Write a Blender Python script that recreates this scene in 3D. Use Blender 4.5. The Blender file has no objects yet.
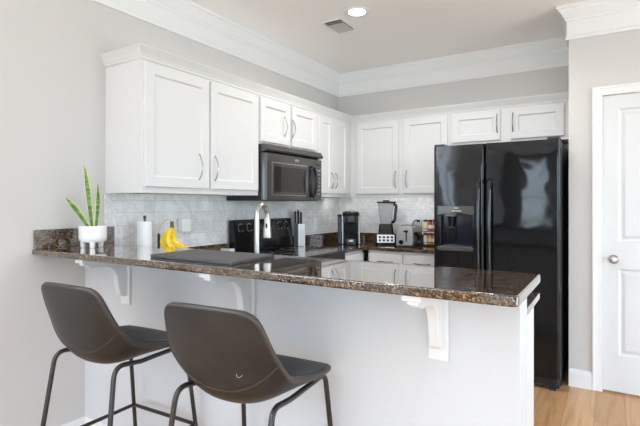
import bpy, bmesh, math, random
from mathutils import Vector, Matrix
random.seed(7)
PI = math.pi
SC = bpy.context.scene
COL = SC.collection

# ------------------------------------------------------------------ camera
CAM_F = 467.63
cam_d = bpy.data.cameras.new('camera')
cam = bpy.data.objects.new('camera', cam_d)
COL.objects.link(cam)
cam.location = (2.5567, -4.5144, 1.308)
cam.rotation_euler = (PI/2, 0, 0.5549)
cam_d.sensor_fit = 'HORIZONTAL'
cam_d.sensor_width = 36.0
cam_d.lens = CAM_F / 640 * 36.0
cam_d.shift_y = -(213 - 203.89) / 640
cam_d.clip_start = 0.02
SC.camera = cam

# ------------------------------------------------------------------ exposure
SC.view_settings.view_transform = 'Standard'
SC.view_settings.look = 'None'
SC.view_settings.gamma = 1.0
SC.view_settings.use_curve_mapping = False
SC.view_settings.exposure = -0.30
SC.cycles.max_bounces = 12
SC.cycles.diffuse_bounces = 6
SC.cycles.sample_clamp_indirect = 6.0

# ------------------------------------------------------------------ world: overcast daylight sky above green garden
W = bpy.data.worlds.new('daylight')
SC.world = W
W.use_nodes = True
nt = W.node_tree
nt.nodes.clear()
tc = nt.nodes.new('ShaderNodeTexCoord')
sx = nt.nodes.new('ShaderNodeSeparateXYZ')
nt.links.new(tc.outputs['Generated'], sx.inputs[0])
nz = nt.nodes.new('ShaderNodeTexNoise')
nz.inputs['Scale'].default_value = 9.0
nz.inputs['Detail'].default_value = 6.0
nt.links.new(tc.outputs['Generated'], nz.inputs['Vector'])
ad = nt.nodes.new('ShaderNodeMath'); ad.operation = 'MULTIPLY_ADD'
nt.links.new(nz.outputs['Fac'], ad.inputs[0]); ad.inputs[1].default_value = 0.42
nt.links.new(sx.outputs['Z'], ad.inputs[2])
rp = nt.nodes.new('ShaderNodeValToRGB')
nt.links.new(ad.outputs[0], rp.inputs[0])
cr = rp.color_ramp
cr.elements[0].position = 0.05; cr.elements[0].color = (0.66, 0.74, 0.80, 1)
cr.elements[1].position = 0.24; cr.elements[1].color = (0.76, 0.92, 1.10, 1)
e = cr.elements.new(0.11); e.color = (0.16, 0.24, 0.17, 1)
e = cr.elements.new(0.17); e.color = (0.45, 0.56, 0.52, 1)
bg = nt.nodes.new('ShaderNodeBackground')
nt.links.new(rp.outputs[0], bg.inputs[0])
bg.inputs[1].default_value = 10.5
wo = nt.nodes.new('ShaderNodeOutputWorld')
nt.links.new(bg.outputs[0], wo.inputs[0])

def area_light(name, loc, rot, sx_, sy_, power, col=(1, 1, 1), portal=False):
    d = bpy.data.lights.new(name, 'AREA')
    d.shape = 'RECTANGLE'; d.size = sx_; d.size_y = sy_
    d.energy = power; d.color = col
    if portal:
        d.cycles.is_portal = True
    o = bpy.data.objects.new(name, d); COL.objects.link(o)
    o.location = loc; o.rotation_euler = rot
    return o
# portals at the dining side windows; wide rear and side openings added for brightness
RX, RY = 5.6, -11.0          # room extents
WINS_REAR = [(0.52, 1.24, 0.50, 2.45), (1.60, 5.3, 0.05, 2.5)]
WINS_SIDE_ADDED = [(-9.0, -6.5, 0.05, 2.3), (-3.6, -1.2, 0.05, 2.3)]
for i, (a, b, z0, z1) in enumerate(WINS_REAR):
    area_light('daylight_portal', ((a+b)/2, RY-0.1, (z0+z1)/2), (PI/2, 0, 0), b-a, z1-z0, 1, portal=True)
WINS_LEFT = [(-6.8, -5.2, 0.85, 2.15)]
for i, (a, b, z0, z1) in enumerate(WINS_LEFT):
    area_light('daylight_portal', (-0.1, (a+b)/2, (z0+z1)/2), (PI/2, 0, -PI/2), b-a, z1-z0, 1, portal=True)
for i, (a, b, z0, z1) in enumerate(WINS_SIDE_ADDED):
    area_light('daylight_portal', (RX+0.1, (a+b)/2, (z0+z1)/2), (PI/2, 0, PI/2), b-a, z1-z0, 1, portal=True)

# ------------------------------------------------------------------ material helpers
def mat(name, color, rough=0.5, metal=0.0, **kw):
    m = bpy.data.materials.new(name); m.use_nodes = True
    b = m.node_tree.nodes['Principled BSDF']
    b.inputs['Base Color'].default_value = (*color, 1)
    b.inputs['Roughness'].default_value = rough
    b.inputs['Metallic'].default_value = metal
    for k, v in kw.items():
        b.inputs[k].default_value = v
    return m
def N(m, t, **kw):
    n = m.node_tree.nodes.new(t)
    for k, v in kw.items():
        if k in n.inputs: n.inputs[k].default_value = v
        else: setattr(n, k, v)
    return n
def L(m, a, b): m.node_tree.links.new(a, b)
def bsdf(m): return m.node_tree.nodes['Principled BSDF']
def objco(m): return N(m, 'ShaderNodeTexCoord').outputs['Object']
def ramp(m, fac, stops, interp='LINEAR'):
    r = N(m, 'ShaderNodeValToRGB'); r.color_ramp.interpolation = interp
    els = r.color_ramp.elements
    els[0].position, els[0].color = stops[0][0], (*stops[0][1], 1)
    els[1].position, els[1].color = stops[-1][0], (*stops[-1][1], 1)
    for p, c in stops[1:-1]:
        q = els.new(p); q.color = (*c, 1)
    L(m, fac, r.inputs[0]); return r.outputs[0]
def bump(m, h, strength, dist=0.001):
    b = N(m, 'ShaderNodeBump'); b.inputs['Strength'].default_value = strength
    b.inputs['Distance'].default_value = dist
    L(m, h, b.inputs['Height']); L(m, b.outputs[0], bsdf(m).inputs['Normal'])

def paint(name, col, rough=0.55):
    m = mat(name, col, rough)
    n = N(m, 'ShaderNodeTexNoise', Scale=220.0, Detail=3.0)
    L(m, objco(m), n.inputs['Vector'])
    bump(m, n.outputs['Fac'], 0.12, 0.0006)
    return m
M = {}
M['wall'] = paint('wall_paint', (0.595, 0.583, 0.57), 0.6)
M['wall_dimmed'] = paint('dimmed_rear_wall', (0.13, 0.13, 0.135), 0.6)  # rear wall colour darkened to keep the fridge reflections dim
M['ceiling'] = paint('ceiling_paint', (0.88, 0.865, 0.85), 0.75)
M['panel'] = paint('peninsula_paint', (0.64, 0.655, 0.675), 0.45)
M['trim'] = mat('white_trim_paint', (0.79, 0.795, 0.80), 0.35)
M['cab'] = mat('white_cabinet_paint', (0.72, 0.72, 0.72), 0.33)
M['door'] = mat('white_door_paint', (0.67, 0.68, 0.69), 0.4)
M['steel'] = mat('brushed_steel', (0.52, 0.51, 0.50), 0.33, 1.0)
M['nickel'] = mat('satin_nickel', (0.40, 0.38, 0.36), 0.25, 1.0)
M['faucet'] = mat('brushed_faucet_steel', (0.50, 0.48, 0.45), 0.34, 1.0)
M['black'] = mat('gloss_black', (0.008, 0.008, 0.009), 0.10, 0.0, **{'Specular IOR Level': 0.42})
M['black_satin'] = mat('satin_black', (0.016, 0.016, 0.018), 0.35)
M['black_rubber'] = mat('black_rubber', (0.02, 0.02, 0.02), 0.7)
M['dark_glass'] = mat('dark_oven_glass', (0.03, 0.028, 0.027), 0.05)
M['ceramic'] = mat('white_ceramic', (0.88, 0.88, 0.87), 0.22)
M['plastic_white'] = mat('white_plastic', (0.87, 0.87, 0.86), 0.4)
M['paper'] = mat('paper_towel', (0.90, 0.90, 0.90), 0.9)
M['soil'] = mat('potting_soil', (0.05, 0.035, 0.025), 0.95)
M['leg'] = mat('gunmetal_tube', (0.055, 0.050, 0.046), 0.33, 0.75)
M['grey_metal'] = mat('grey_vent_metal', (0.50, 0.485, 0.47), 0.5)
M['vent_dark'] = mat('vent_shadow_metal', (0.10, 0.095, 0.09), 0.7)
M['mirror_gray'] = mat('grey_trim_line', (0.45, 0.43, 0.41), 0.25, 0.8)
M['blue_black'] = mat('blue_black_plastic', (0.007, 0.010, 0.018), 0.12, 0.0, **{'Specular IOR Level': 0.4})
M['micro'] = mat('microwave_gloss', (0.07, 0.065, 0.062), 0.08)
M['icon'] = mat('printed_light_grey', (0.6, 0.6, 0.6), 0.5)
M['glass'] = mat('clear_glass', (0.95, 0.97, 0.98), 0.02, 0.0, **{'Transmission Weight': 1.0, 'IOR': 1.45})
M['jar_plastic'] = mat('smoky_clear_plastic', (0.50, 0.51, 0.53), 0.12, 0.0, **{'Alpha': 0.55})
M['reservoir'] = mat('smoky_tank_plastic', (0.06, 0.08, 0.11), 0.08, 0.0, **{'Alpha': 0.85})

def mk_granite():
    m = mat('brown_granite', (0.1, 0.07, 0.05), 0.03, 0.0, **{'IOR': 1.6, 'Coat Weight': 1.0, 'Coat Roughness': 0.02, 'Coat IOR': 1.5})
    co = objco(m)
    v = N(m, 'ShaderNodeTexVoronoi', Scale=230.0, Randomness=1.0); L(m, co, v.inputs['Vector'])
    sp = N(m, 'ShaderNodeSeparateColor'); L(m, v.outputs['Color'], sp.inputs[0])
    n = N(m, 'ShaderNodeTexNoise', Scale=26.0, Detail=4.0); L(m, co, n.inputs['Vector'])
    mx = N(m, 'ShaderNodeMath', operation='MULTIPLY_ADD'); L(m, n.outputs['Fac'], mx.inputs[0]); mx.inputs[1].default_value = 0.9
    sb = N(m, 'ShaderNodeMath', operation='SUBTRACT'); L(m, sp.outputs[0], sb.inputs[0]); sb.inputs[1].default_value = 0.45
    L(m, sb.outputs[0], mx.inputs[2])
    c = ramp(m, mx.outputs[0], [(0.0, (0.010, 0.008, 0.007)), (0.30, (0.022, 0.014, 0.010)), (0.48, (0.050, 0.026, 0.013)),
                                (0.62, (0.095, 0.050, 0.023)), (0.76, (0.165, 0.095, 0.042)), (0.86, (0.08, 0.050, 0.03)), (0.95, (0.27, 0.20, 0.13))])
    L(m, c, bsdf(m).inputs['Base Color'])
    return m
M['granite'] = mk_granite()

def mk_tile(axis):
    m = mat('marble_subway_tile_' + axis, (0.7, 0.7, 0.7), 0.22)
    co = objco(m)
    s = N(m, 'ShaderNodeSeparateXYZ'); L(m, co, s.inputs[0])
    c = N(m, 'ShaderNodeCombineXYZ')
    L(m, s.outputs['Y' if axis == 'left' else 'X'], c.inputs[0]); L(m, s.outputs['Z'], c.inputs[1])
    b = N(m, 'ShaderNodeTexBrick', Scale=1.0)
    b.inputs['Brick Width'].default_value = 0.1545; b.inputs['Row Height'].default_value = 0.0783
    b.inputs['Mortar Size'].default_value = 0.0014; b.inputs['Mortar Smooth'].default_value = 0.2
    b.inputs['Color1'].default_value = (0.76, 0.765, 0.77, 1); b.inputs['Color2'].default_value = (0.88, 0.88, 0.88, 1)
    b.inputs['Mortar'].default_value = (0.62, 0.62, 0.62, 1)
    L(m, c.outputs[0], b.inputs['Vector'])
    n = N(m, 'ShaderNodeTexNoise', Scale=5.0, Detail=8.0, Roughness=0.62, Distortion=1.6)
    L(m, co, n.inputs['Vector'])
    vein = ramp(m, n.outputs['Fac'], [(0.42, (1, 1, 1)), (0.485, (0.80, 0.80, 0.81)), (0.505, (0.72, 0.72, 0.74)), (0.53, (0.93, 0.93, 0.93)), (0.6, (1, 1, 1))])
    mx = N(m, 'ShaderNodeMix', data_type='RGBA', blend_type='MULTIPLY'); mx.inputs[0].default_value = 0.6
    L(m, b.outputs['Color'], mx.inputs[6]); L(m, vein, mx.inputs[7])
    L(m, mx.outputs[2], bsdf(m).inputs['Base Color'])
    iv = N(m, 'ShaderNodeMath', operation='SUBTRACT'); iv.inputs[0].default_value = 1.0
    L(m, b.outputs['Fac'], iv.inputs[1])
    bump(m, iv.outputs[0], 0.5, 0.001)
    return m
M['tile_left'] = mk_tile('left'); M['tile_back'] = mk_tile('back')

def mk_floor():
    m = mat('oak_plank_floor', (0.5, 0.34, 0.2), 0.32)
    co = objco(m)
    s = N(m, 'ShaderNodeSeparateXYZ'); L(m, co, s.inputs[0])
    c = N(m, 'ShaderNodeCombineXYZ'); L(m, s.outputs['Y'], c.inputs[0]); L(m, s.outputs['X'], c.inputs[1])
    b = N(m, 'ShaderNodeTexBrick', Scale=1.0, offset=0.37)
    b.inputs['Brick Width'].default_value = 1.25; b.inputs['Row Height'].default_value = 0.165
    b.inputs['Mortar Size'].default_value = 0.0012
    b.inputs['Color1'].default_value = (0.47, 0.265, 0.12, 1); b.inputs['Color2'].default_value = (0.62, 0.385, 0.195, 1)
    b.inputs['Mortar'].default_value = (0.16, 0.09, 0.045, 1)
    L(m, c.outputs[0], b.inputs['Vector'])
    mp = N(m, 'ShaderNodeMapping'); mp.inputs['Scale'].default_value = (26, 1.6, 1); L(m, co, mp.inputs['Vector'])
    n = N(m, 'ShaderNodeTexNoise', Scale=1.0, Detail=6.0, Distortion=1.2); L(m, mp.outputs[0], n.inputs['Vector'])
    g = ramp(m, n.outputs['Fac'], [(0.32, (0.68, 0.62, 0.58)), (0.55, (1, 1, 1)), (0.7, (1.0, 0.97, 0.93))])
    mx = N(m, 'ShaderNodeMix', data_type='RGBA', blend_type='MULTIPLY'); mx.inputs[0].default_value = 0.8
    L(m, b.outputs['Color'], mx.inputs[6]); L(m, g, mx.inputs[7]); L(m, mx.outputs[2], bsdf(m).inputs['Base Color'])
    return m
M['floor'] = mk_floor()

def mk_leather():
    m = mat('dark_brown_leather', (0.05, 0.04, 0.035), 0.40, 0.0, **{'Specular IOR Level': 0.32})
    co = objco(m)
    n = N(m, 'ShaderNodeTexNoise', Scale=7.0, Detail=5.0); L(m, co, n.inputs['Vector'])
    c = ramp(m, n.outputs['Fac'], [(0.3, (0.016, 0.0145, 0.0135)), (0.7, (0.027, 0.0235, 0.0215))])
    L(m, c, bsdf(m).inputs['Base Color'])
    v = N(m, 'ShaderNodeTexVoronoi', Scale=420.0); L(m, co, v.inputs['Vector'])
    bump(m, v.outputs['Distance'], 0.25, 0.0008)
    return m
M['leather'] = mk_leather()
M['scuff'] = mat('pale_leather_scuff', (0.35, 0.32, 0.29), 0.6)
M['welt'] = mat('leather_welt', (0.035, 0.027, 0.022), 0.38)

def mk_mat():
    m = mat('charcoal_drying_mat', (0.05, 0.05, 0.055), 0.6)
    w = N(m, 'ShaderNodeTexWave', Scale=55.0, bands_direction='X'); L(m, objco(m), w.inputs['Vector'])
    c = ramp(m, w.outputs['Fac'], [(0, (0.045, 0.045, 0.05)), (1, (0.085, 0.08, 0.08))])
    L(m, c, bsdf(m).inputs['Base Color']); bump(m, w.outputs['Fac'], 0.3, 0.002)
    return m
M['mat'] = mk_mat()
def mk_fridge():
    m = mat('fridge_gloss_black', (0.007, 0.007, 0.008), 0.06, 0.0, **{'Specular IOR Level': 0.36})
    n = N(m, 'ShaderNodeTexNoise', Scale=4.0, Detail=1.5); L(m, objco(m), n.inputs['Vector'])
    bump(m, n.outputs['Fac'], 0.16, 0.02)
    return m
M['fridge'] = mk_fridge()
def mk_leaf():
    m = mat('snake_plant_green', (0.05, 0.12, 0.03), 0.4)
    mp = N(m, 'ShaderNodeMapping'); mp.inputs['Scale'].default_value = (8, 8, 55); L(m, objco(m), mp.inputs['Vector'])
    n = N(m, 'ShaderNodeTexNoise', Scale=1.0, Detail=3.0, Distortion=1.0); L(m, mp.outputs[0], n.inputs['Vector'])
    c = ramp(m, n.outputs['Fac'], [(0.36, (0.022, 0.075, 0.022)), (0.52, (0.06, 0.16, 0.035)), (0.66, (0.17, 0.30, 0.07))])
    L(m, c, bsdf(m).inputs['Base Color']); return m
M['leaf'] = mk_leaf()
M['leaf_edge'] = mat('leaf_margin_yellow', (0.62, 0.60, 0.12), 0.45)
def mk_banana():
    m = mat('banana_yellow', (0.86, 0.60, 0.03), 0.42)
    n = N(m, 'ShaderNodeTexNoise', Scale=35.0, Detail=4.0); L(m, objco(m), n.inputs['Vector'])
    c = ramp(m, n.outputs['Fac'], [(0.25, (0.62, 0.38, 0.03)), (0.38, (0.86, 0.58, 0.03)), (0.7, (0.90, 0.66, 0.05))])
    L(m, c, bsdf(m).inputs['Base Color']); return m
M['banana'] = mk_banana()
M['banana_stem'] = mat('banana_stem_brown', (0.16, 0.09, 0.03), 0.7)
M['lamp'] = mat('lamp_diffuser', (1, 1, 1), 0.5, 0.0, **{'Emission Color': (1, 0.95, 0.88, 1), 'Emission Strength': 14.0})
for k, c in {'spice_cream': (0.80, 0.72, 0.55), 'spice_red': (0.60, 0.06, 0.03), 'spice_orange': (0.75, 0.33, 0.08), 'spice_green': (0.33, 0.36, 0.14)}.items():
    M[k] = mat(k, c, 0.35)
M['spice_lid'] = mat('spice_lid_dark', (0.05, 0.02, 0.02), 0.4)

# ------------------------------------------------------------------ mesh helpers
def nb(): return bmesh.new()
def box(bm, x0, x1, y0, y1, z0, z1, bev=0.0, seg=2):
    r = bmesh.ops.create_cube(bm, size=1.0)
    vs = r['verts']
    for v in vs:
        v.co = Vector(((x0+x1)/2 + v.co.x*(x1-x0), (y0+y1)/2 + v.co.y*(y1-y0), (z0+z1)/2 + v.co.z*(z1-z0)))
    if bev > 0:
        es = list({e for v in vs for e in v.link_edges})
        rb = bmesh.ops.bevel(bm, geom=es, offset=bev, segments=seg, profile=0.5, affect='EDGES')
        vs = list({v for f in rb['faces'] for v in f.verts} | {v for v in vs if v.is_valid})
    return vs
def vbox(bm, x0, x1, y0, y1, z0, z1, rad, seg=6):
    """box with its vertical edges rounded"""
    pts = rrect(x0, x1, y0, y1, rad, seg)
    return prism(bm, pts, z0, z1)
def rrect(x0, x1, y0, y1, r, seg=6):
    pts = []
    for cx, cy, a0 in ((x1-r, y1-r, 0), (x0+r, y1-r, 90), (x0+r, y0+r, 180), (x1-r, y0+r, 270)):
        for i in range(seg+1):
            a = math.radians(a0 + 90*i/seg)
            pts.append((cx + r*math.cos(a), cy + r*math.sin(a)))
    return pts
def prism(bm, pts, z0, z1, axis='Z', bev=0.0, seg=2):
    """extrude a closed 2D outline; axis Z: (x,y)->z, X: (y,z)->x, Y: (x,z)->y"""
    def P(p, h):
        if axis == 'Z': return (p[0], p[1], h)
        if axis == 'X': return (h, p[0], p[1])
        return (p[0], h, p[1])
    a = [bm.verts.new(P(p, z0)) for p in pts]
    b = [bm.verts.new(P(p, z1)) for p in pts]
    n = len(pts); fs = []
    caps = [bm.faces.new(a[::-1]), bm.faces.new(b)]
    for i in range(n):
        fs.append(bm.faces.new((a[i], a[(i+1) % n], b[(i+1) % n], b[i])))
    bmesh.ops.recalc_face_normals(bm, faces=fs + caps)
    vs = a + b
    if bev > 0:
        es = list({e for f in caps for e in f.edges})
        bmesh.ops.bevel(bm, geom=es, offset=bev, segments=seg, profile=0.5, affect='EDGES')
        return []
    return vs
def lathe(bm, prof, cx=0, cy=0, seg=32, cap=True):
    rings = []
    for r, z in prof:
        rings.append([bm.verts.new((cx + r*math.cos(2*PI*i/seg), cy + r*math.sin(2*PI*i/seg), z)) for i in range(seg)])
    fs = []
    for a, b in zip(rings, rings[1:]):
        for i in range(seg):
            fs.append(bm.faces.new((a[i], a[(i+1) % seg], b[(i+1) % seg], b[i])))
    if cap:
        fs.append(bm.faces.new(rings[0][::-1])); fs.append(bm.faces.new(rings[-1]))
    bmesh.ops.recalc_face_normals(bm, faces=fs)
    return [v for r in rings for v in r]
def xform(vs, mtx):
    for v in vs: v.co = mtx @ v.co
def catmull(pts, n=8):
    pts = [Vector(p) for p in pts]
    out = []
    P = [2*pts[0]-pts[1]] + pts + [2*pts[-1]-pts[-2]]
    for i in range(1, len(P)-2):
        p0, p1, p2, p3 = P[i-1], P[i], P[i+1], P[i+2]
        for k in range(n):
            t = k/n
            out.append(0.5*((2*p1) + (p2-p0)*t + (2*p0-5*p1+4*p2-p3)*t*t + (3*p1-p0-3*p2+p3)*t**3))
    out.append(pts[-1])
    return out
def fillet(pts, r, n=6):
    """polyline with rounded corners"""
    pts = [Vector(p) for p in pts]; out = [pts[0]]
    for i in range(1, len(pts)-1):
        a, b, c = pts[i-1], pts[i], pts[i+1]
        u, w = (a-b).normalized(), (c-b).normalized()
        d = min(r, (a-b).length*0.49, (c-b).length*0.49)
        p, q = b+u*d, b+w*d
        for k in range(n+1):
            t = k/n
            out.append(p*(1-t)**2 + b*2*t*(1-t) + q*t*t)
    out.append(pts[-1]); return out
def tube(bm, path, r, seg=10, closed=False, rads=None, flat=1.0):
    path = [Vector(p) for p in path]; n = len(path)
    tang = []
    for i in range(n):
        if closed: t = path[(i+1) % n] - path[i-1]
        else: t = path[min(i+1, n-1)] - path[max(i-1, 0)]
        tang.append(t.normalized() if t.length > 1e-9 else Vector((0, 0, 1)))
    up = Vector((0, 0, 1)) if abs(tang[0].z) < 0.9 else Vector((0, 1, 0))
    u = (up - tang[0]*up.dot(tang[0])).normalized()
    rings = []
    for i in range(n):
        t = tang[i]
        u = u - t*u.dot(t)
        u = u.normalized() if u.length > 1e-6 else t.orthogonal().normalized()
        w = t.cross(u); rr = rads[i] if rads else r
        rings.append([bm.verts.new(path[i] + u*(rr*math.cos(2*PI*k/seg)) + w*(rr*flat*math.sin(2*PI*k/seg))) for k in range(seg)])
    fs = []
    for i in range(n if closed else n-1):
        a, b = rings[i], rings[(i+1) % n]
        for k in range(seg):
            fs.append(bm.faces.new((a[k], a[(k+1) % seg], b[(k+1) % seg], b[k])))
    if not closed:
        fs.append(bm.faces.new(rings[0][::-1])); fs.append(bm.faces.new(rings[-1]))
    bmesh.ops.recalc_face_normals(bm, faces=fs)
    return [v for r_ in rings for v in r_]
def sweep(bm, path, prof, caps=True):
    """profile (out, z) along a horizontal polyline; 'out' is to the RIGHT of travel, mitred"""
    n = len(path); rings = []
    path = [Vector((p[0], p[1])) for p in path]
    for i in range(n):
        ds = []
        if i > 0: ds.append((path[i]-path[i-1]).normalized())
        if i < n-1: ds.append((path[i+1]-path[i]).normalized())
        ns = [Vector((d.y, -d.x)) for d in ds]
        nn = sum(ns, Vector((0, 0)))
        nn.normalize(); nn = nn / max(nn.dot(ns[0]), 0.2)
        rings.append([bm.verts.new((path[i].x + nn.x*o, path[i].y + nn.y*o, z)) for o, z in prof])
    fs = []; k = len(prof)
    for a, b in zip(rings, rings[1:]):
        for j in range(k):
            fs.append(bm.faces.new((a[j], a[(j+1) % k], b[(j+1) % k], b[j])))
    if caps:
        fs.append(bm.faces.new(rings[0][::-1])); fs.append(bm.faces.new(rings[-1]))
    bmesh.ops.recalc_face_normals(bm, faces=fs)
def ball(bm, c, r, sx=1, sy=1, sz=1, u=20, v=12):
    rr = bmesh.ops.create_uvsphere(bm, u_segments=u, v_segments=v, radius=r)
    for q in rr['verts']:
        q.co = Vector((c[0]+q.co.x*sx, c[1]+q.co.y*sy, c[2]+q.co.z*sz))
    return rr['verts']
def obj(name, bm, m, parent=None, smooth=None):
    me = bpy.data.meshes.new(name)
    bm.to_mesh(me); bm.free()
    for mm in (m if isinstance(m, (list, tuple)) else [m]):
        me.materials.append(M[mm] if isinstance(mm, str) else mm)
    me.polygons.foreach_set('use_smooth', [True]*len(me.polygons))
    ang = math.radians(38 if smooth is None else smooth)
    me.set_sharp_from_angle(angle=ang)
    o = bpy.data.objects.new(name, me); COL.objects.link(o)
    weighted(o)
    if parent is not None: o.parent = parent
    return o
def weighted(o):
    w = o.modifiers.new('face_weighted_normals', 'WEIGHTED_NORMAL'); w.mode = 'FACE_AREA'; w.weight = 100; w.keep_sharp = True
def tag(o, label, cat, group=None):
    o['label'] = label; o['category'] = cat
    if group: o['group'] = group
    return o
def thing(name, label, cat, loc=(0, 0, 0), rz=0.0, group=None):
    o = bpy.data.objects.new(name, None); COL.objects.link(o)
    o.empty_display_size = 0.1
    o.location = loc; o.rotation_euler = (0, 0, rz)
    return tag(o, label, cat, group)
def struct(name, bm, m, parent=None, smooth=None):
    o = obj(name, bm, m, parent, smooth)
    if parent is None: o['kind'] = 'structure'
    return o
def dup(root, loc, rz, label, group=None):
    r = root.copy(); COL.objects.link(r); r.location = loc; r.rotation_euler = (0, 0, rz)
    r['label'] = label
    if group: r['group'] = group
    for ch in list(root.children):
        c = ch.copy(); COL.objects.link(c); c.parent = r
        for g in list(ch.children):
            d = g.copy(); COL.objects.link(d); d.parent = c
    return r
def cut(o, cutter):
    o.modifiers.clear()
    md = o.modifiers.new('cut', 'BOOLEAN'); md.operation = 'DIFFERENCE'; md.object = cutter; md.solver = 'EXACT'
    bpy.context.view_layer.update()
    dg = bpy.context.evaluated_depsgraph_get()
    me = bpy.data.meshes.new_from_object(o.evaluated_get(dg))
    o.modifiers.clear(); o.data = me; weighted(o)
    bpy.data.objects.remove(cutter)

# ------------------------------------------------------------------ levels
ZC = 2.7227                   # ceiling
XR, YR = 2.304, -0.70         # end of the fridge alcove, pantry wall face
BAR_T, BAR_B = 1.0715, 1.041  # bar slab
BAR_F, BAR_K = -3.234, -2.769
PEN_F, PEN_K = -2.946, -2.800 # half wall of the peninsula
CT, CB = 0.914, 0.884         # worktops

# ================================================================== structure
bm = nb(); box(bm, -0.12, RX+0.12, RY-0.12, 0.12, -0.1, 0.0); struct('floor', bm, 'floor')
bm = nb(); box(bm, -0.12, RX+0.12, RY-0.12, 0.12, ZC, ZC+0.1); struct('ceiling', bm, 'ceiling')
bm = nb(); box(bm, 0, XR+0.1, 0, 0.12, 0, ZC); struct('wall_back', bm, 'wall')
DX0, DX1, DZ = 2.516, 3.28, 2.060     # pantry door opening
bm = nb()
box(bm, XR, DX0-0.014, YR, YR+0.12, 0, ZC)
box(bm, DX0-0.014, DX1+0.014, YR, YR+0.12, DZ+0.016, ZC)
box(bm, DX1+0.014, RX, YR, YR+0.12, 0, ZC)
box(bm, XR, XR+0.1, YR+0.12, 0, 0, ZC)
box(bm, DX0-0.1, DX1+0.1, YR+0.6, YR+0.62, 0, ZC)
struct('wall_right', bm, 'wall')
def wall_with_holes(name, axis, pos0, pos1, a0, a1, holes, m='wall'):
    bm = nb()
    def bx(u0, u1, z0, z1):
        if u1-u0 < 1e-4 or z1-z0 < 1e-4: return
        if axis == 'Y': box(bm, u0, u1, pos0, pos1, z0, z1)
        else: box(bm, pos0, pos1, u0, u1, z0, z1)
    u = a0
    for h0, h1, z0, z1 in sorted(holes):
        bx(u, h0, 0, ZC); bx(h0, h1, 0, z0); bx(h0, h1, z1, ZC); u = h1
    bx(u, a1, 0, ZC)
    return struct(name, bm, m)
wall_with_holes('wall_left', 'X', -0.12, 0, RY-0.12, 0.12, WINS_LEFT)
wall_with_holes('wall_front', 'Y', RY-0.12, RY, 0, RX, WINS_REAR, 'wall_dimmed')
wall_with_holes('wall_side', 'X', RX, RX+0.12, RY, YR, WINS_SIDE_ADDED)
# windows behind the camera; the wide rear and side ones are added for more daylight
def window(n, axis, u0, u1, z0, z1, pos, nx, nz_):
    bm = nb()
    def bx(a, b, c, d, t0=-0.03, t1=0.03):
        if axis == 'Y': box(bm, a, b, pos+t0, pos+t1, c, d)
        else: box(bm, pos+t0, pos+t1, a, b, c, d)
    f = 0.05
    bx(u0, u1, z0, z0+f); bx(u0, u1, z1-f, z1); bx(u0, u0+f, z0+f, z1-f); bx(u1-f, u1, z0+f, z1-f)
    for i in range(1, nx):
        c = u0+(u1-u0)*i/nx; bx(c-0.025, c+0.025, z0+f, z1-f, -0.02, 0.02)
    for i in range(1, nz_):
        c = z0+(z1-z0)*i/nz_; bx(u0+f, u1-f, c-0.02, c+0.02, -0.018, 0.018)
    struct('window_%d' % n, bm, 'trim')
window(1, 'Y', *WINS_REAR[0], RY-0.05, 1, 2)
window(2, 'Y', *WINS_REAR[1], RY-0.05, 3, 1)
window(3, 'X', *WINS_SIDE_ADDED[0], RX+0.05, 2, 1)
window(4, 'X', *WINS_SIDE_ADDED[1], RX+0.05, 2, 2)
window(5, 'X', *WINS_LEFT[0], -0.06, 2, 2)

# half wall under the bar
PXE = 2.318
bm = nb(); box(bm, 0, PXE, PEN_F, PEN_K, 0, BAR_B-0.0005); struct('wall_peninsula', bm, 'panel')
# baseboards
BB = [(0, 0), (0.016, 0), (0.016, 0.095), (0.011, 0.108), (0.006, 0.122), (0, 0.124)]
BBS = [(0, 0), (0.014, 0), (0.014, 0.072), (0.010, 0.082), (0.005, 0.090), (0, 0.092)]
bm = nb(); sweep(bm, [(0, RY), (0, PEN_F)], BBS); struct('baseboard_left', bm, 'trim')
bm = nb(); sweep(bm, [(0.0142, PEN_F), (PXE, PEN_F), (PXE, PEN_K)], BBS); struct('baseboard_peninsula', bm, 'trim')
bm = nb(); sweep(bm, [(XR+0.0005, YR), (2.4555, YR)], BB); struct('baseboard_right', bm, 'trim')
bm = nb(); sweep(bm, [(DX1+0.062, YR), (RX, YR)], BB); struct('baseboard_pantry', bm, 'trim')
# wall crown with frieze
CP = [(0, 2.486), (0.016, 2.486), (0.019, 2.492), (0.019, 2.506), (0.013, 2.514), (0.012, 2.618), (0.020, 2.624), (0.022, 2.636),
      (0.030, 2.642), (0.036, 2.658), (0.050, 2.678), (0.062, 2.690), (0.064, 2.698), (0.074, 2.702), (0.074, ZC-0.0005), (0, ZC-0.0005)]
bm = nb(); sweep(bm, [(0, RY), (0, 0), (XR, 0), (XR, YR), (RX, YR)], CP); struct('trim_2', bm, 'trim', smooth=25)
# door casing
CW = 0.058
bm = nb()
def casing_piece(bm, a, b, wv):
    pass
for pts in ([(DX0-0.006-CW, 0), (DX0-0.006, 0), (DX0-0.006, DZ+0.006), (DX0-0.006-CW, DZ+0.006+CW)],
            [(DX0-0.006-CW, DZ+0.006+CW), (DX0-0.006, DZ+0.006), (DX1+0.006, DZ+0.006), (DX1+0.006+CW, DZ+0.006+CW)],
            [(DX1+0.006, 0), (DX1+0.006+CW, 0), (DX1+0.006+CW, DZ+0.006+CW), (DX1+0.006, DZ+0.006)]):
    prism(bm, pts, YR-0.014, YR-0.0005, 'Y')
o1 = DX0-0.006-CW
box(bm, o1, o1+0.014, YR-0.020, YR-0.013, 0, DZ+0.006+CW, 0.002)
box(bm, o1+0.0142, DX1+0.006+CW-0.014, YR-0.020, YR-0.013, DZ+CW-0.008, DZ+CW+0.006, 0.002)
box(bm, DX1+CW-0.008, DX1+CW+0.006, YR-0.020, YR-0.013, 0, DZ+0.006+CW, 0.002)
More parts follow.
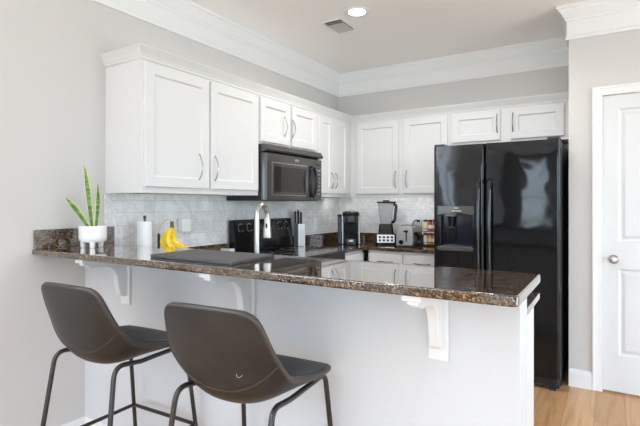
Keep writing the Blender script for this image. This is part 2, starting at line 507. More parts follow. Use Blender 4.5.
# jambs
box(bm, DX0-0.0135, DX0-0.003, YR-0.006, YR+0.12, 0, DZ+0.003)
box(bm, DX1+0.003, DX1+0.0135, YR-0.006, YR+0.12, 0, DZ+0.003)
box(bm, DX0-0.0135, DX1+0.0135, YR-0.006, YR+0.12, DZ+0.003, DZ+0.0155)
struct('trim_3', bm, 'trim')

# pantry door, two moulded panels
def ring_panel(bm, x0, x1, z0, z1, y, rings):
    """nested rectangle rings: list of (inset, dy); the last is capped"""
    prev = None; fs = []
    for ins, dy in rings:
        vs = [bm.verts.new((x0+ins, y+dy, z0+ins)), bm.verts.new((x1-ins, y+dy, z0+ins)),
              bm.verts.new((x1-ins, y+dy, z1-ins)), bm.verts.new((x0+ins, y+dy, z1-ins))]
        if prev:
            for i in range(4):
                fs.append(bm.faces.new((prev[i], prev[(i+1) % 4], vs[(i+1) % 4], vs[i])))
        prev = vs
    fs.append(bm.faces.new(prev))
    bmesh.ops.recalc_face_normals(bm, faces=fs)
    for f in fs:
        f.normal_update()
        if f.normal.y > 0.5: f.normal_flip()
DY = YR + 0.004
bm = nb()
SX0, SX1, SZ0 = DX0, DX1, 0.014
px0, px1 = 2.606, DX1-0.09
box(bm, SX0, SX1, DY+0.012, DY+0.035, SZ0, DZ)
for a in ((SX0, px0, SZ0, DZ), (px1, SX1, SZ0, DZ), (px0, px1, SZ0, 0.262), (px0, px1, 0.862, 1.048), (px0, px1, 1.965, DZ)):
    box(bm, a[0], a[1], DY, DY+0.012, a[2], a[3])
PR = [(0, 0), (0.014, 0.009), (0.022, 0.009), (0.040, 0.002), (0.046, 0.001)]
ring_panel(bm, px0, px1, 0.262, 0.862, DY, PR); ring_panel(bm, px0, px1, 1.048, 1.965, DY, PR)
d1 = struct('door_1', bm, 'door', smooth=20)
bm = nb()
v = lathe(bm, [(0.030, 0), (0.030, 0.004), (0.022, 0.008), (0.011, 0.012), (0.010, 0.030), (0.020, 0.036), (0.027, 0.046), (0.028, 0.056), (0.023, 0.064), (0.010, 0.068)])
xform(v, Matrix.Translation((2.580, DY, 0.926)) @ Matrix.Rotation(PI/2, 4, 'X'))
obj('door_knob', bm, 'nickel', d1)
bm = nb(); box(bm, DX0-0.0032, DX0-0.001, DY-0.006, DY+0.02, 0.90, 0.955); obj('strike_plate', bm, 'nickel', d1)

# tiled backsplash (wall finish)
bm = nb(); box(bm, 0.0, 0.009, -2.825, -0.0, 0.90, 1.371); struct('trim_4', bm, 'tile_left')
bm = nb(); box(bm, 0.0092, 1.36, -0.009, 0.0, 0.90, 1.371); struct('trim_5', bm, 'tile_back')

# ================================================================== cabinets
def arch_pull(bm, x, y, z0, z1, out=0.030, r=0.0042, horiz=False):
    """bow handle: from (x,y,z0) to (x,y,z1), bulging to -y"""
    n = 18; pts = []
    for i in range(n+1):
        t = i/n; zz = z0+(z1-z0)*t
        o = out*(math.sin(PI*t)**0.75) if 0 < t < 1 else 0
        pts.append((zz, y-o, x) if horiz else (x, y-o, zz))
    rads = [r*(1.25 if i in (0, n) else 1) for i in range(n+1)]
    tube(bm, pts, r, 8, rads=rads)
def cab_door(parent, x0, x1, z0, z1, yf, handle=None, hz=None, name='door', stile=0.058):
    """recessed panel door, front face at y=yf-0.020; handle = x of the pull"""
    t = 0.020
    bm = nb()
    box(bm, x0, x1, yf-0.0100, yf, z0, z1)
    ring_panel(bm, x0, x1, z0, z1, yf, [(0, -0.010), (0, -t+0.004), (0.0015, -t+0.0012), (0.004, -t), (stile, -t), (stile+0.004, -t+0.003), (stile+0.010, -t+0.009), (stile+0.014, -t+0.0095)])
    d = obj(name, bm, 'cab', parent, smooth=20)
    if handle is not None:
        hb = nb(); arch_pull(hb, handle, yf-t, hz[0], hz[1]); obj('handle', hb, 'nickel', d)
    return d
def drawer(parent, x0, x1, z0, z1, yf):
    bm = nb()
    box(bm, x0, x1, yf-0.010, yf, z0, z1)
    ring_panel(bm, x0, x1, z0, z1, yf, [(0, -0.010), (0, -0.016), (0.0015, -0.0188), (0.004, -0.020)])
    d = obj('drawer', bm, 'cab', parent, smooth=20)
    hb = nb(); xc = (x0+x1)/2; arch_pull(hb, (z0+z1)/2, yf-0.020, xc-0.075, xc+0.075, horiz=True); obj('handle', hb, 'nickel', d)
U0, U1, UD = 1.371, 2.133, 0.333
def upper(name, label, loc, rz, w, z0, doors, extra=None, depth=UD-0.001):
    """doors: (x0, x1, handle_x, (hz0,hz1), zbottom)"""
    t = thing(name, label, 'cabinet', loc, rz, 'white wall cabinets')
    bm = nb()
    lip = 0.016 if z0 < 1.5 else 0.0
    box(bm, 0, w, -depth+0.0, -0.0005, z0+lip, U1)
    if lip:
        box(bm, 0, w, -depth, -depth+0.019, z0, z0+lip)
        for x_ in (0, w-0.016): box(bm, x_, x_+0.016, -depth+0.019, -0.0005, z0, z0+lip)
    obj('body', bm, 'cab', t)
    if lip:
        bm = nb(); box(bm, 0.05, w-0.05, -depth+0.022, -depth+0.050, z0+0.006, z0+lip-0.0003, 0.001); lb = obj('fill_bar', bm, 'trim', t)  # hidden strip added under the cabinet to brighten the tiles
        d = bpy.data.lights.new('fill_strip', 'AREA'); d.shape = 'RECTANGLE'; d.size = w-0.12; d.size_y = 0.02; d.energy = (2.6 if rz == 0 else 0.3)*w; d.color = (1.0, 0.98, 0.95)
        o = bpy.data.objects.new('fill_strip', d); COL.objects.link(o); o.parent = lb
        o.location = (w/2, -depth+0.036, z0+0.004); o.rotation_euler = (math.radians(28), 0, 0)
    for x0, x1, hx, hz, zb in doors:
        cab_door(t, x0, x1, zb, 2.106, -depth, hx, hz)
    bm = nb(); box(bm, 0.06, w-0.06, -depth+0.05, -depth+0.075, U1+0.0002, U1+0.012, 0.001); lb = obj('top_fill_bar', bm, 'trim', t)  # strip added out of sight on top to lift ceiling and upper wall
    d = bpy.data.lights.new('fill_strip', 'AREA'); d.shape = 'RECTANGLE'; d.size = w-0.12; d.size_y = 0.02; d.energy = 0.55*w; d.color = (1.0, 0.97, 0.93)
    o = bpy.data.objects.new('fill_strip', d); COL.objects.link(o); o.parent = lb
    o.location = (w/2, -depth+0.0625, U1+0.014); o.rotation_euler = (math.radians(180-30), 0, 0)
    return t
R90 = PI/2
H = (1.462, 1.622)
YA = -2.818
upper('wall_cabinet', 'double-door white wall cabinet nearest the camera on the left wall, left of the microwave', (0.0002, YA, 0), R90, 1.017, U0,
      [(0.012, 0.502, 0.502-0.090, H, 1.405), (0.518, 1.000, 0.518+0.033-0.0, H, 1.405)])
upper('wall_cabinet', 'short double-door white cabinet directly above the black microwave', (0.0002, -1.800, 0), R90, 0.799, 1.757,
      [(0.008, 0.390, 0.302, (1.846, 1.998), 1.777), (0.414, 0.790, 0.414, (1.846, 1.994), 1.777)])
t = upper('wall_cabinet', 'narrow double-door white wall cabinet right of the microwave, next to the corner', (0.0002, -1.000, 0), R90, 0.664, U0,
      [(0.030, 0.275, 0.245, (1.452, 1.598), 1.405), (0.287, 0.570, 0.317, (1.452, 1.598), 1.405)])
bm = nb(); box(bm, 0.664, 0.9995, -0.3325, -0.0005, U0+0.016, U1); cb_ = obj('corner_body', bm, 'cab', t)
bm = nb(); box(bm, 0.69, 0.718, -0.30, -0.05, U0+0.006, U0+0.0157, 0.001); lb = obj('fill_bar', bm, 'trim', cb_)  # extra hidden strip added to fill the dim corner
d = bpy.data.lights.new('fill_strip', 'AREA'); d.shape = 'RECTANGLE'; d.size = 0.02; d.size_y = 0.24; d.energy = 0.6; d.color = (1.0, 0.98, 0.95)
o = bpy.data.objects.new('fill_strip', d); COL.objects.link(o); o.parent = lb; o.location = (0.704, -0.175, U0+0.004); o.rotation_euler = (0, math.radians(-28), 0)
upper('wall_cabinet', 'double-door white wall cabinet over the blender and toaster on the back wall', (0.334, -0.0002, 0), 0, 1.010, U0,
      [(0.070, 0.518, 0.490, H, 1.405), (0.566, 0.985, 0.600, H, 1.405)])
upper('wall_cabinet', 'wide short double-door white cabinet above the black fridge', (1.345, -0.0002, 0), 0, 0.9575, 1.820,
      [(0.014, 0.424, 0.400, (1.912, 2.068), 1.850), (0.505, 0.905, 0.525, (1.912, 2.068), 1.850)])
# crown on the cabinets
KP = [(0, U1-0.012), (0.006, U1-0.012), (0.008, U1+0.002), (0.013, U1+0.008), (0.016, U1+0.020), (0.026, U1+0.036), (0.030, U1+0.040), (0.032, U1+0.048), (0.0374, U1+0.050), (0.0374, 2.189), (0, 2.189)]
bm = nb(); sweep(bm, [(0.0003, YA-0.0003), (UD, YA-0.0003), (UD, -UD), (XR-0.001, -UD)], [(o_+0.0004, z) for o_, z in KP]); struct('trim_6', bm, 'cab', smooth=25)

# base cabinets
def base(name, label, loc, rz, w, depth, doors=2, drw=True, h=CB-0.0005):
    t = thing(name, label, 'cabinet', loc, rz, 'white base cabinets')
    bm = nb(); box(bm, 0, w, -depth, -0.0005, 0.10, h); box(bm, 0, w, -depth+0.06, -0.0005, 0.0, 0.10); obj('body', bm, 'cab', t)
    ww = w/doors
    for i in range(doors):
        x0, x1 = i*ww+0.008, (i+1)*ww-0.008
        if drw: drawer(t, x0, x1, 0.715, 0.862, -depth)
        hx = x1-0.03 if i % 2 == 0 else x0+0.03
        cab_door(t, x0, x1, 0.125, 0.695 if drw else 0.862, -depth, hx, (0.50, 0.65))
    return t
base('base_cabinet', 'white base cabinet with two drawers under the back counter, left of the fridge', (0.66, -0.012, 0), 0, 0.690, 0.590)
base('base_cabinet', 'white base cabinet filling the kitchen corner under the coffee maker', (0.012, -0.985, 0), R90, 0.370, 0.590, 1)
base('base_cabinet', 'white base cabinet between the range and the peninsula', (0.012, -2.22, 0), R90, 0.415, 0.590, 1)
base('base_cabinet', 'white sink base cabinet on the kitchen side of the peninsula', (2.272, PEN_K+0.001, 0), PI, 1.60, 0.530, 3, False)

# ================================================================== worktops
def lshape(bm, pts, z0, z1): prism(bm, pts, z0, z1, 'Z', 0.004, 2)
t = thing('kitchen_worktop', 'brown granite worktop of the corner, under the coffee maker, blender and toaster', 'countertop')
bm = nb(); lshape(bm, [(0.0095, -0.0095), (0.0095, -1.003), (0.635, -1.003), (0.635, -0.635), (1.352, -0.635), (1.352, -0.0095)], CB, CT); obj('slab', bm, 'granite', t)
bm = nb(); box(bm, 0.0097, 0.029, -1.003, -0.0097, CT, 1.002, 0.002); obj('side_upstand', bm, 'granite', t)
bm = nb(); box(bm, 0.0295, 1.352, -0.029, -0.0097, CT, 1.002, 0.002); obj('rear_upstand', bm, 'granite', t)
t = thing('sink_worktop', 'lower brown granite worktop on the kitchen side of the raised bar', 'countertop')
bm = nb(); lshape(bm, [(0.0095, PEN_K+0.001), (2.292, PEN_K+0.001), (2.292, -2.235), (0.635, -2.235), (0.635, -1.797), (0.0095, -1.797)], CB, CT)
slab = obj('slab', bm, 'granite', t)
SKX0, SKX1, SKY0, SKY1 = 0.80, 1.50, -2.69, -2.30
bm = nb(); box(bm, SKX0, SKX1, SKY0, SKY1, 0.80, 1.0)
c_ = obj('cutter', bm, 'steel'); cut(slab, c_)
bm = nb(); box(bm, 0.0097, 0.029, PEN_K+0.002, -1.797, CT, 1.002, 0.002); obj('side_upstand', bm, 'granite', t)
t = thing('raised_bar', 'long raised brown granite breakfast bar with polished edge on the white half wall', 'countertop')
bm = nb()
pts = [(0.0006, BAR_K), (0.0006, BAR_F)]
def arc(cx, cy, r, a0, a1, n=6): return [(cx+r*math.cos(math.radians(a0+(a1-a0)*i/n)), cy+r*math.sin(math.radians(a0+(a1-a0)*i/n))) for i in range(n+1)]
BL = 2.358
pts += arc(BL-0.022, BAR_F+0.022, 0.022, 270, 360) + arc(BL-0.02, BAR_K-0.02, 0.02, 0, 90)
prism(bm, pts, BAR_B, BAR_T, 'Z', 0.006, 3)
obj('slab', bm, 'granite', t)
bm = nb(); box(bm, 0.0006, 0.020, BAR_F+0.006, BAR_K-0.002, BAR_T, BAR_T+0.101, 0.0025); obj('side_upstand', bm, 'granite', t)

# corbels
def corbel(x, label):
    t = thing('corbel', label, 'bracket', (x, PEN_F-0.0004, 0), 0, 'white corbels under the bar')
    hw = 0.035; zt = BAR_B-0.001; zb = 0.779
    bm = nb(); box(bm, -hw, hw, -0.016, 0, zb, zt, 0.0025); obj('back_plate', bm, 'trim', t)
    # arm: S curved side outline (y,z)
    out = [(-0.016, zt-0.018), (-0.255, zt-0.018), (-0.255, zt-0.030), (-0.232, zt-0.034), (-0.226, zt-0.042)]
    for p in catmull([(-0.215, zt-0.046, 0), (-0.160, zt-0.048, 0), (-0.105, zt-0.062, 0), (-0.075, zt-0.100, 0), (-0.064, zt-0.160, 0), (-0.052, zt-0.200, 0), (-0.036, zt-0.214, 0)], 5):
        out.append((p.x, p.y))
    out += [(-0.016, zt-0.216)]
    bm = nb(); prism(bm, out, -0.018, 0.018, 'X', 0.002, 1); obj('bracket_arm', bm, 'trim', t)
    bm = nb(); box(bm, -0.030, 0.030, -0.268, -0.0163, zt-0.018, zt, 0.002); obj('top_plate', bm, 'trim', t)
corbel(0.385, 'white curved corbel under the bar nearest the left wall, behind the left stool')
corbel(1.225, 'white curved corbel in the middle of the bar, just above the right stool')
corbel(2.063, 'white curved corbel under the right end of the bar')

# ================================================================== ceiling fittings
LIGHTS = [(0.975, -1.446)]
def ceiling_light(x, y, label):
    t = thing('recessed_light', label, 'ceiling light', (x, y, ZC), 0)
    bm = nb(); lathe(bm, [(0.064, -0.0003), (0.094, -0.0003), (0.092, -0.006), (0.072, -0.010), (0.064, -0.006)], cap=False, seg=40); obj('trim_ring', bm, 'trim', t)
    bm = nb(); lathe(bm, [(0.0638, -0.0005), (0.0638, -0.004), (0.03, -0.0055), (0.001, -0.006)], seg=40); obj('diffuser', bm, 'lamp', t)
    d = bpy.data.lights.new('bulb', 'SPOT'); d.energy = 36; d.color = (1.0, 0.97, 0.93); d.spot_size = math.radians(160); d.spot_blend = 0.6; d.shadow_soft_size = 0.06
    o = bpy.data.objects.new('bulb', d); COL.objects.link(o); o.parent = t; o.location = (0, 0, -0.03)
    return t
l0 = ceiling_light(0.975, -1.446, 'round lit recessed downlight in the kitchen ceiling')
# unseen fill lights added behind the camera, bouncing light off the ceiling
def add_fill_uplight(x, y, power, label):
    t = thing('fill_uplight', label, 'fill light', (x, y, 0), 0, 'added fill lights on the dining side')
    bm = nb(); lathe(bm, [(0.001, 0.0), (0.14, 0.0), (0.14, 0.015), (0.03, 0.03), (0.012, 0.035), (0.012, 1.76), (0.03, 1.78)], seg=28); obj('stand', bm, 'black_satin', t)
    bm = nb(); lathe(bm, [(0.03, 1.7805), (0.12, 1.80), (0.20, 1.87), (0.215, 1.92), (0.208, 1.92), (0.19, 1.872), (0.11, 1.81), (0.001, 1.80)], seg=36, cap=False); obj('bowl', bm, 'ceramic', t)
    d = bpy.data.lights.new('bulb', 'AREA'); d.shape = 'DISK'; d.size = 0.34; d.energy = power; d.color = (0.82, 0.95, 1.10)
    o = bpy.data.objects.new('bulb', d); COL.objects.link(o); o.parent = t; o.location = (0, 0, 1.885); o.rotation_euler = (PI, 0, 0)
add_fill_uplight(0.45, -5.5, 125, 'unseen white bowl added as fill light near the left window of the dining side')
add_fill_uplight(3.7, -6.6, 95, 'unseen white bowl added as fill light in front of the wide dining side window')
l1 = dup(l0, (1.75, -1.446, ZC), 0, 'unseen recessed downlight added as fill in the kitchen ceiling in front of the fridge')  # second downlight added out of frame to brighten the kitchen
# ceiling vent
t = thing('ceiling_vent', 'grey louvred rectangular air vent in the ceiling beside the downlight', 'vent', (0.735, -1.285, ZC), math.radians(0))
bm = nb(); box(bm, -0.085, 0.085, -0.125, 0.125, -0.006, -0.0004, 0.002); obj('frame', bm, 'plastic_white', t)
bm = nb(); box(bm, -0.070, 0.070, -0.112, 0.112, -0.0075, -0.006); obj('backing', bm, 'vent_dark', t)
for i in range(9):
    bm = nb(); v = box(bm, -0.070, 0.070, -0.010, 0.010, -0.0006, 0.0006)
    xform(v, Matrix.Translation((0, -0.100+0.025*i, -0.0135)) @ Matrix.Rotation(math.radians(42 if i < 2 else -20), 4, 'X'))
    obj('slat', bm, 'grey_metal', t)

# ================================================================== fridge
FX0, FX1 = 1.367, 2.267
FRW = FX1-FX0
fr = thing('refrigerator', 'tall glossy black side-by-side refrigerator with ice dispenser at the end of the counter', 'refrigerator', (FX0, -0.887, 0))
bm = nb(); box(bm, 0.002, FRW-0.002, 0.080, 0.850, 0.02, 1.745, 0.004); obj('case', bm, 'black_satin', fr)
SPL = 0.390
bm = nb(); vbox(bm, 0.0, SPL-0.003, 0.0, 0.078, 0.085, 1.762, 0.022); fd = obj('freezer_door', bm, 'fridge', fr)
DPX0, DPX1, DPZ0, DPZ1 = 0.036, 0.316, 0.965, 1.292
bm = nb(); box(bm, DPX0+0.012, DPX1-0.012, -0.02, 0.060, DPZ0+0.012, 1.215)
c_ = obj('cutter', bm, 'black'); c_.location = fr.location; cut(fd, c_)
bm = nb(); vbox(bm, SPL+0.003, FRW, 0.0, 0.078, 0.085, 1.762, 0.022); rd = obj('fridge_door', bm, 'fridge', fr)
def bow_handle(parent, x, z0, z1):
    bm = nb()
    pts = [(x, -0.002, z0)] + [(x, -0.040-0.018*math.sin(PI*i/14), z0+0.02+(z1-z0-0.04)*i/14) for i in range(15)] + [(x, -0.002, z1)]
    tube(bm, pts, 0.015, 10, flat=1.15)
    obj('handle', bm, 'black', parent)
bow_handle(fd, SPL-0.040, 0.62, 1.492); bow_handle(rd, SPL+0.040, 0.62, 1.486)
# dispenser
dp = obj('dispenser', (lambda b: (box(b, DPX0+0.0125, DPX1-0.0125, 0.056, 0.062, DPZ0+0.012, 1.215), b)[1])(nb()), 'blue_black', fr)
bm = nb(); prism(bm, [(DPX0, 1.292), (DPX0, 1.222), (DPX0+0.03, 1.226), (DPX0+0.09, 1.236), (DPX0+0.14, 1.239), (DPX0+0.19, 1.236), (DPX1-0.03, 1.226), (DPX1, 1.222), (DPX1, 1.292)], -0.012, -0.0003, 'Y', 0.003, 2); obj('control_panel', bm, 'micro', dp)
bm = nb()
for xx, w_ in ((0.150, 0.010), (0.166, 0.010), (0.182, 0.008), (0.195, 0.012), (0.212, 0.008)):
    box(bm, xx, xx+w_, -0.0128, -0.0119, 1.250, 1.259)
box(bm, 0.165, 0.200, -0.0128, -0.0119, 1.273, 1.279)
obj('printed_icons', bm, 'icon', dp)
bm = nb()
box(bm, DPX0, DPX0+0.013, -0.010, -0.0003, DPZ0, 1.222, 0.003); obj('side_trim', bm, 'black', dp)
bm = nb(); box(bm, DPX1-0.013, DPX1, -0.010, -0.0003, DPZ0, 1.222, 0.003); obj('side_trim', bm, 'black', dp)
bm = nb(); box(bm, DPX0, DPX1, -0.022, -0.0003, DPZ0-0.02, DPZ0+0.012, 0.006); box(bm, DPX0+0.014, DPX1-0.014, 0, 0.055, DPZ0+0.0125, DPZ0+0.018); obj('drip_shelf', bm, 'micro', dp)
bm = nb(); v = lathe(bm, [(0.018, 0), (0.028, 0.06), (0.03, 0.075)], seg=20); xform(v, Matrix.Translation((0.135, 0.030, 1.135))); obj('ice_chute', bm, 'black', dp)
bm = nb(); box(bm, 0.105, 0.165, 0.030, 0.040, 1.01, 1.13, 0.004); obj('paddle', bm, 'black', dp)
bm = nb(); box(bm, 0.01, FRW-0.01, 0.030, 0.078, 0.015, 0.080, 0.003)
for i in range(12): box(bm, 0.04+i*0.068, 0.09+i*0.068, 0.027, 0.030, 0.03, 0.066)
obj('kick_grille', bm, 'black_satin', fr)
for xx in (0.03, FRW-0.075):
    bm = nb(); box(bm, xx, xx+0.045, 0.012, 0.075, 0.0, 0.0145, 0.003); box(bm, xx+0.008, xx+0.037, 0.05, 0.070, 0.014, 0.025); obj('foot', bm, 'black_rubber', fr)
for xx in (0.004, FRW-0.085):
    bm = nb(); box(bm, xx, xx+0.08, 0.010, 0.130, 1.7622, 1.778, 0.004); obj('hinge_cover', bm, 'black_satin', fr)
bm = nb(); box(bm, FRW-0.046, FRW-0.016, -0.003, 0.03, 0.045, 0.082, 0.004); obj('hinge_foot', bm, 'black_satin', fr)

# ================================================================== microwave
mw = thing('microwave', 'black over-the-range microwave with oval handle mounted above the range', 'microwave', (0.0, -1.797, 0), R90)
MWD, MZ0, MZ1 = 0.395, 1.333, 1.755
# local x = along the wall, front at y = -MWD
MWW = 0.796
bm = nb(); box(bm, 0.002, MWW-0.002, -MWD+0.040, -0.0100, MZ0, MZ1, 0.003); obj('case', bm, 'black_satin', mw)
bm = nb(); prism(bm, [(-MWD+0.0395, 1.6955), (-MWD-0.012, 1.705), (-MWD-0.020, 1.716), (-MWD+0.004, MZ1), (-MWD+0.0395, MZ1)], 0.0, MWW, 'X', 0.002, 1); obj('vent_grille', bm, 'micro', mw)
DW = 0.672
bm = nb(); prism(bm, [(0.0, -MWD+0.0395), (0.0, -MWD+0.022), (0.014, -MWD+0.004), (0.026, -MWD), (DW, -MWD), (DW, -MWD+0.0395)], MZ0+0.004, 1.690, 'Z', 0.002, 1); dr = obj('door', bm, 'micro', mw)
bm = nb(); box(bm, DW+0.003, MWW, -MWD, -MWD+0.0395, MZ0+0.004, 1.690, 0.003); cp = obj('control_panel', bm, 'micro', mw)
wx0, wx1, wz0, wz1 = 0.080, 0.565, 1.372, 1.626
bm = nb()
for a in ((wx0, wx1, wz0, wz0+0.007), (wx0, wx1, wz1-0.007, wz1), (wx0, wx0+0.007, wz0+0.007, wz1-0.007), (wx1-0.007, wx1, wz0+0.007, wz1-0.007)):
    box(bm, a[0], a[1], -MWD-0.0025, -MWD-0.0002, a[2], a[3])
obj('window_frame', bm, 'mirror_gray', dr)
bm = nb(); box(bm, wx0+0.03, wx1-0.03, -MWD-0.0018, -MWD-0.0002, wz0+0.03, wz1-0.03); obj('window_glass', bm, 'dark_glass', dr)
hx, hz_, hw_, hh_ = 0.622, 1.493, 0.052, 0.122
bm = nb()
pts = [(hx+hw_*math.cos(2*PI*i/40), -MWD-0.020-0.012*math.cos(PI*0.5*math.sin(2*PI*i/40)), hz_+hh_*math.sin(2*PI*i/40)) for i in range(40)]
tube(bm, pts, 0.012, 10, closed=True); 
for s in (-1, 1): box(bm, hx-0.010, hx+0.010, -MWD-0.024, -MWD-0.0002, hz_+s*hh_-0.012, hz_+s*hh_+0.012, 0.003)
obj('handle', bm, 'blue_black', dr)
bm = nb(); v = lathe(bm, [(0.001, 0.0028), (0.026, 0.0024), (0.030, 0.0012), (0.031, 0.0002)], seg=32); 
xform(v, Matrix.Translation((0.415, -MWD, 1.657)) @ Matrix.Rotation(PI/2, 4, 'X') @ Matrix.Diagonal((1, 0.42, 1, 1))); obj('oval_emblem', bm, 'steel', dr)
bm = nb()
for i in range(7):
    for j in range(3): box(bm, DW+0.028+j*0.026, DW+0.046+j*0.026, -MWD-0.0012, -MWD-0.0002, 1.385+i*0.034, 1.400+i*0.034)
obj('keypad', bm, 'mirror_gray', cp)
bm = nb(); box(bm, DW+0.024, MWW-0.020, -MWD-0.0012, -MWD-0.0002, 1.630, 1.662); obj('display', bm, 'dark_glass', cp)

# ================================================================== range
rg = thing('range', 'black freestanding electric range with knobbed back panel below the microwave', 'stove', (0.0, -1.790, 0), R90)
RW = 0.780
bm = nb(); box(bm, 0.003, RW-0.003, -0.640, -0.030, 0.03, 0.906, 0.003); obj('body', bm, 'black_satin', rg)
bm = nb(); box(bm, 0.001, RW-0.001, -0.665, -0.075, 0.9065, 0.920, 0.004); ck = obj('cooktop', bm, 'dark_glass', rg)
for x, y, r in ((0.2, -0.50, 0.10), (0.58, -0.50, 0.085), (0.2, -0.22, 0.075), (0.58, -0.22, 0.095)):
    bm = nb(); lathe(bm, [(r-0.003, 0.9203), (r, 0.9203), (r, 0.9206), (r-0.003, 0.9206)], x, y, 40, cap=False); obj('burner_ring', bm, 'icon', ck)
bm = nb(); prism(bm, [(-0.0300, 0.907), (-0.095, 0.9205), (-0.100, 0.960), (-0.072, 1.168), (-0.062, 1.180), (-0.036, 1.180), (-0.0300, 1.172)], 0.001, RW-0.001, 'X', 0.004, 2)
bp = obj('back_panel', bm, 'black', rg)
tilt = math.atan2(0.028, 0.208)
for kx in (0.085, 0.190, 0.600, 0.695):
    kz = 1.118; ky = -0.100+0.028*(kz-0.96)/0.208
    bm = nb(); v = lathe(bm, [(0.024, 0.0004), (0.024, 0.006), (0.019, 0.010), (0.017, 0.026), (0.012, 0.029)], seg=24)
    v += box(bm, -0.005, 0.005, -0.018, 0.018, 0.027, 0.034)
    xform(v, Matrix.Translation((kx, ky, kz)) @ Matrix.Rotation(PI/2-tilt, 4, 'X')); obj('knob', bm, 'black', bp)
    bm = nb(); v = []
    for i in range(11):
        a = math.radians(-60+30*i); v += box(bm, 0.032*math.cos(a)-0.003, 0.032*math.cos(a)+0.003, 0.032*math.sin(a)-0.003, 0.032*math.sin(a)+0.003, 0.0002, 0.0008)
    xform(v, Matrix.Translation((kx, ky, kz)) @ Matrix.Rotation(PI/2-tilt, 4, 'X')); obj('dial_marks', bm, 'icon', bp)
bm = nb(); v = box(bm, -0.10, 0.10, -0.03, 0.03, 0.0003, 0.0012); 
xform(v, Matrix.Translation((0.395, -0.100+0.028*(1.118-0.96)/0.208, 1.118)) @ Matrix.Rotation(PI/2-tilt, 4, 'X')); obj('display', bm, 'dark_glass', bp)
bm = nb(); box(bm, 0.004, RW-0.004, -0.672, -0.6405, 0.20, 0.80, 0.004); od = obj('oven_door', bm, 'black', rg)
bm = nb(); box(bm, 0.12, RW-0.12, -0.6745, -0.6722, 0.34, 0.64); obj('oven_window', bm, 'dark_glass', od)
bm = nb(); tube(bm, fillet([(0.06, -0.673, 0.755), (0.06, -0.715, 0.755), (RW-0.06, -0.715, 0.755), (RW-0.06, -0.673, 0.755)], 0.02), 0.011); obj('oven_handle', bm, 'steel', od)
bm = nb(); box(bm, 0.004, RW-0.004, -0.668, -0.6405, 0.04, 0.19, 0.004); obj('drawer', bm, 'black', rg)
for x in (0.04, RW-0.07):
    for y in (-0.60, -0.10):
        bm = nb(); box(bm, x, x+0.03, y, y+0.03, 0.0, 0.0302); obj('foot', bm, 'black_rubber', rg)

# ================================================================== sink and faucet
t = thing('sink', 'stainless undermount sink in the lower worktop behind the bar', 'sink', (0, 0, 0))
bm = nb()
box(bm, SKX0-0.012, SKX0-0.001, SKY0-0.012, SKY1+0.012, 0.70, CB-0.001); box(bm, SKX1+0.001, SKX1+0.012, SKY0-0.012, SKY1+0.012, 0.70, CB-0.001)
box(bm, SKX0-0.001, SKX1+0.001, SKY0-0.012, SKY0-0.001, 0.70, CB-0.001); box(bm, SKX0-0.001, SKX1+0.001, SKY1+0.001, SKY1+0.012, 0.70, CB-0.001)
box(bm, SKX0-0.012, SKX1+0.012, SKY0-0.012, SKY1+0.012, 0.692, 0.70)
obj('basin', bm, 'steel', t)
fa = thing('faucet', 'tall brushed steel gooseneck pull-down faucet behind the bar', 'faucet', (1.097, -2.742, CT), 0)
bm = nb(); lathe(bm, [(0.030, 0), (0.030, 0.006), (0.022, 0.012), (0.0205, 0.10), (0.016, 0.106)], seg=28); obj('base', bm, 'faucet', fa)
dirv = Vector((-0.208, 0.978, 0)); S_ = 0.114
bm = nb()
path = [(0, 0, 0.10), (0, 0, 0.20), (0, 0, 0.332)]
R_ = S_/2
for i in range(1, 15):
    a = PI - PI*i/14
    p = dirv*(R_ + R_*math.cos(a)); path.append((p.x, p.y, 0.332+R_*0.95*math.sin(a)))
p = dirv*S_; path.append((p.x, p.y, 0.312))
tube(bm, path, 0.0128, 16); obj('gooseneck', bm, 'faucet', fa)
bm = nb(); lathe(bm, [(0.014, 0.322), (0.0165, 0.316), (0.017, 0.292), (0.020, 0.262), (0.0225, 0.230), (0.021, 0.221), (0.008, 0.220)], p.x, p.y, 24); sh = obj('spray_head', bm, 'faucet', fa)
bm = nb(); v = ball(bm, (0, 0, 0), 0.010, 0.55, 0.5, 1.3); 
cdir = Vector((0.4, -0.9, 0)).normalized(); xform(v, Matrix.Translation((p.x+cdir.x*0.0175, p.y+cdir.y*0.0175, 0.282))); obj('spray_button', bm, 'blue_black', sh)
bm = nb(); tube(bm, [(0.018, 0, 0.075), (0.045, 0, 0.080), (0.10, 0, 0.105)], 0.006, 10); obj('lever', bm, 'faucet', fa)

# ================================================================== things on the bar
# drying mat (top edge slightly skewed to the bar)
mt = nb()
A_, B_, C_, D_ = (0.828, -3.150), (1.322, -3.166), (1.300, -2.868), (0.812, -2.862)
def inset_poly(p, d): 
    c = Vector((sum(q[0] for q in p)/len(p), sum(q[1] for q in p)/len(p)))
    return [tuple(Vector(q) + (c-Vector(q)).normalized()*d) for q in p]
cx_, cy_ = 1.066, -3.011
prism(mt, [(q[0]-cx_, q[1]-cy_) for q in (A_, B_, C_, D_)], 0.0, 0.013, 'Z', 0.003, 2)
o = obj('drying_mat', mt, 'mat'); o.location = (cx_, cy_, BAR_T+0.0003); tag(o, 'flat charcoal grey dish mat lying on the raised bar left of the faucet', 'mat')
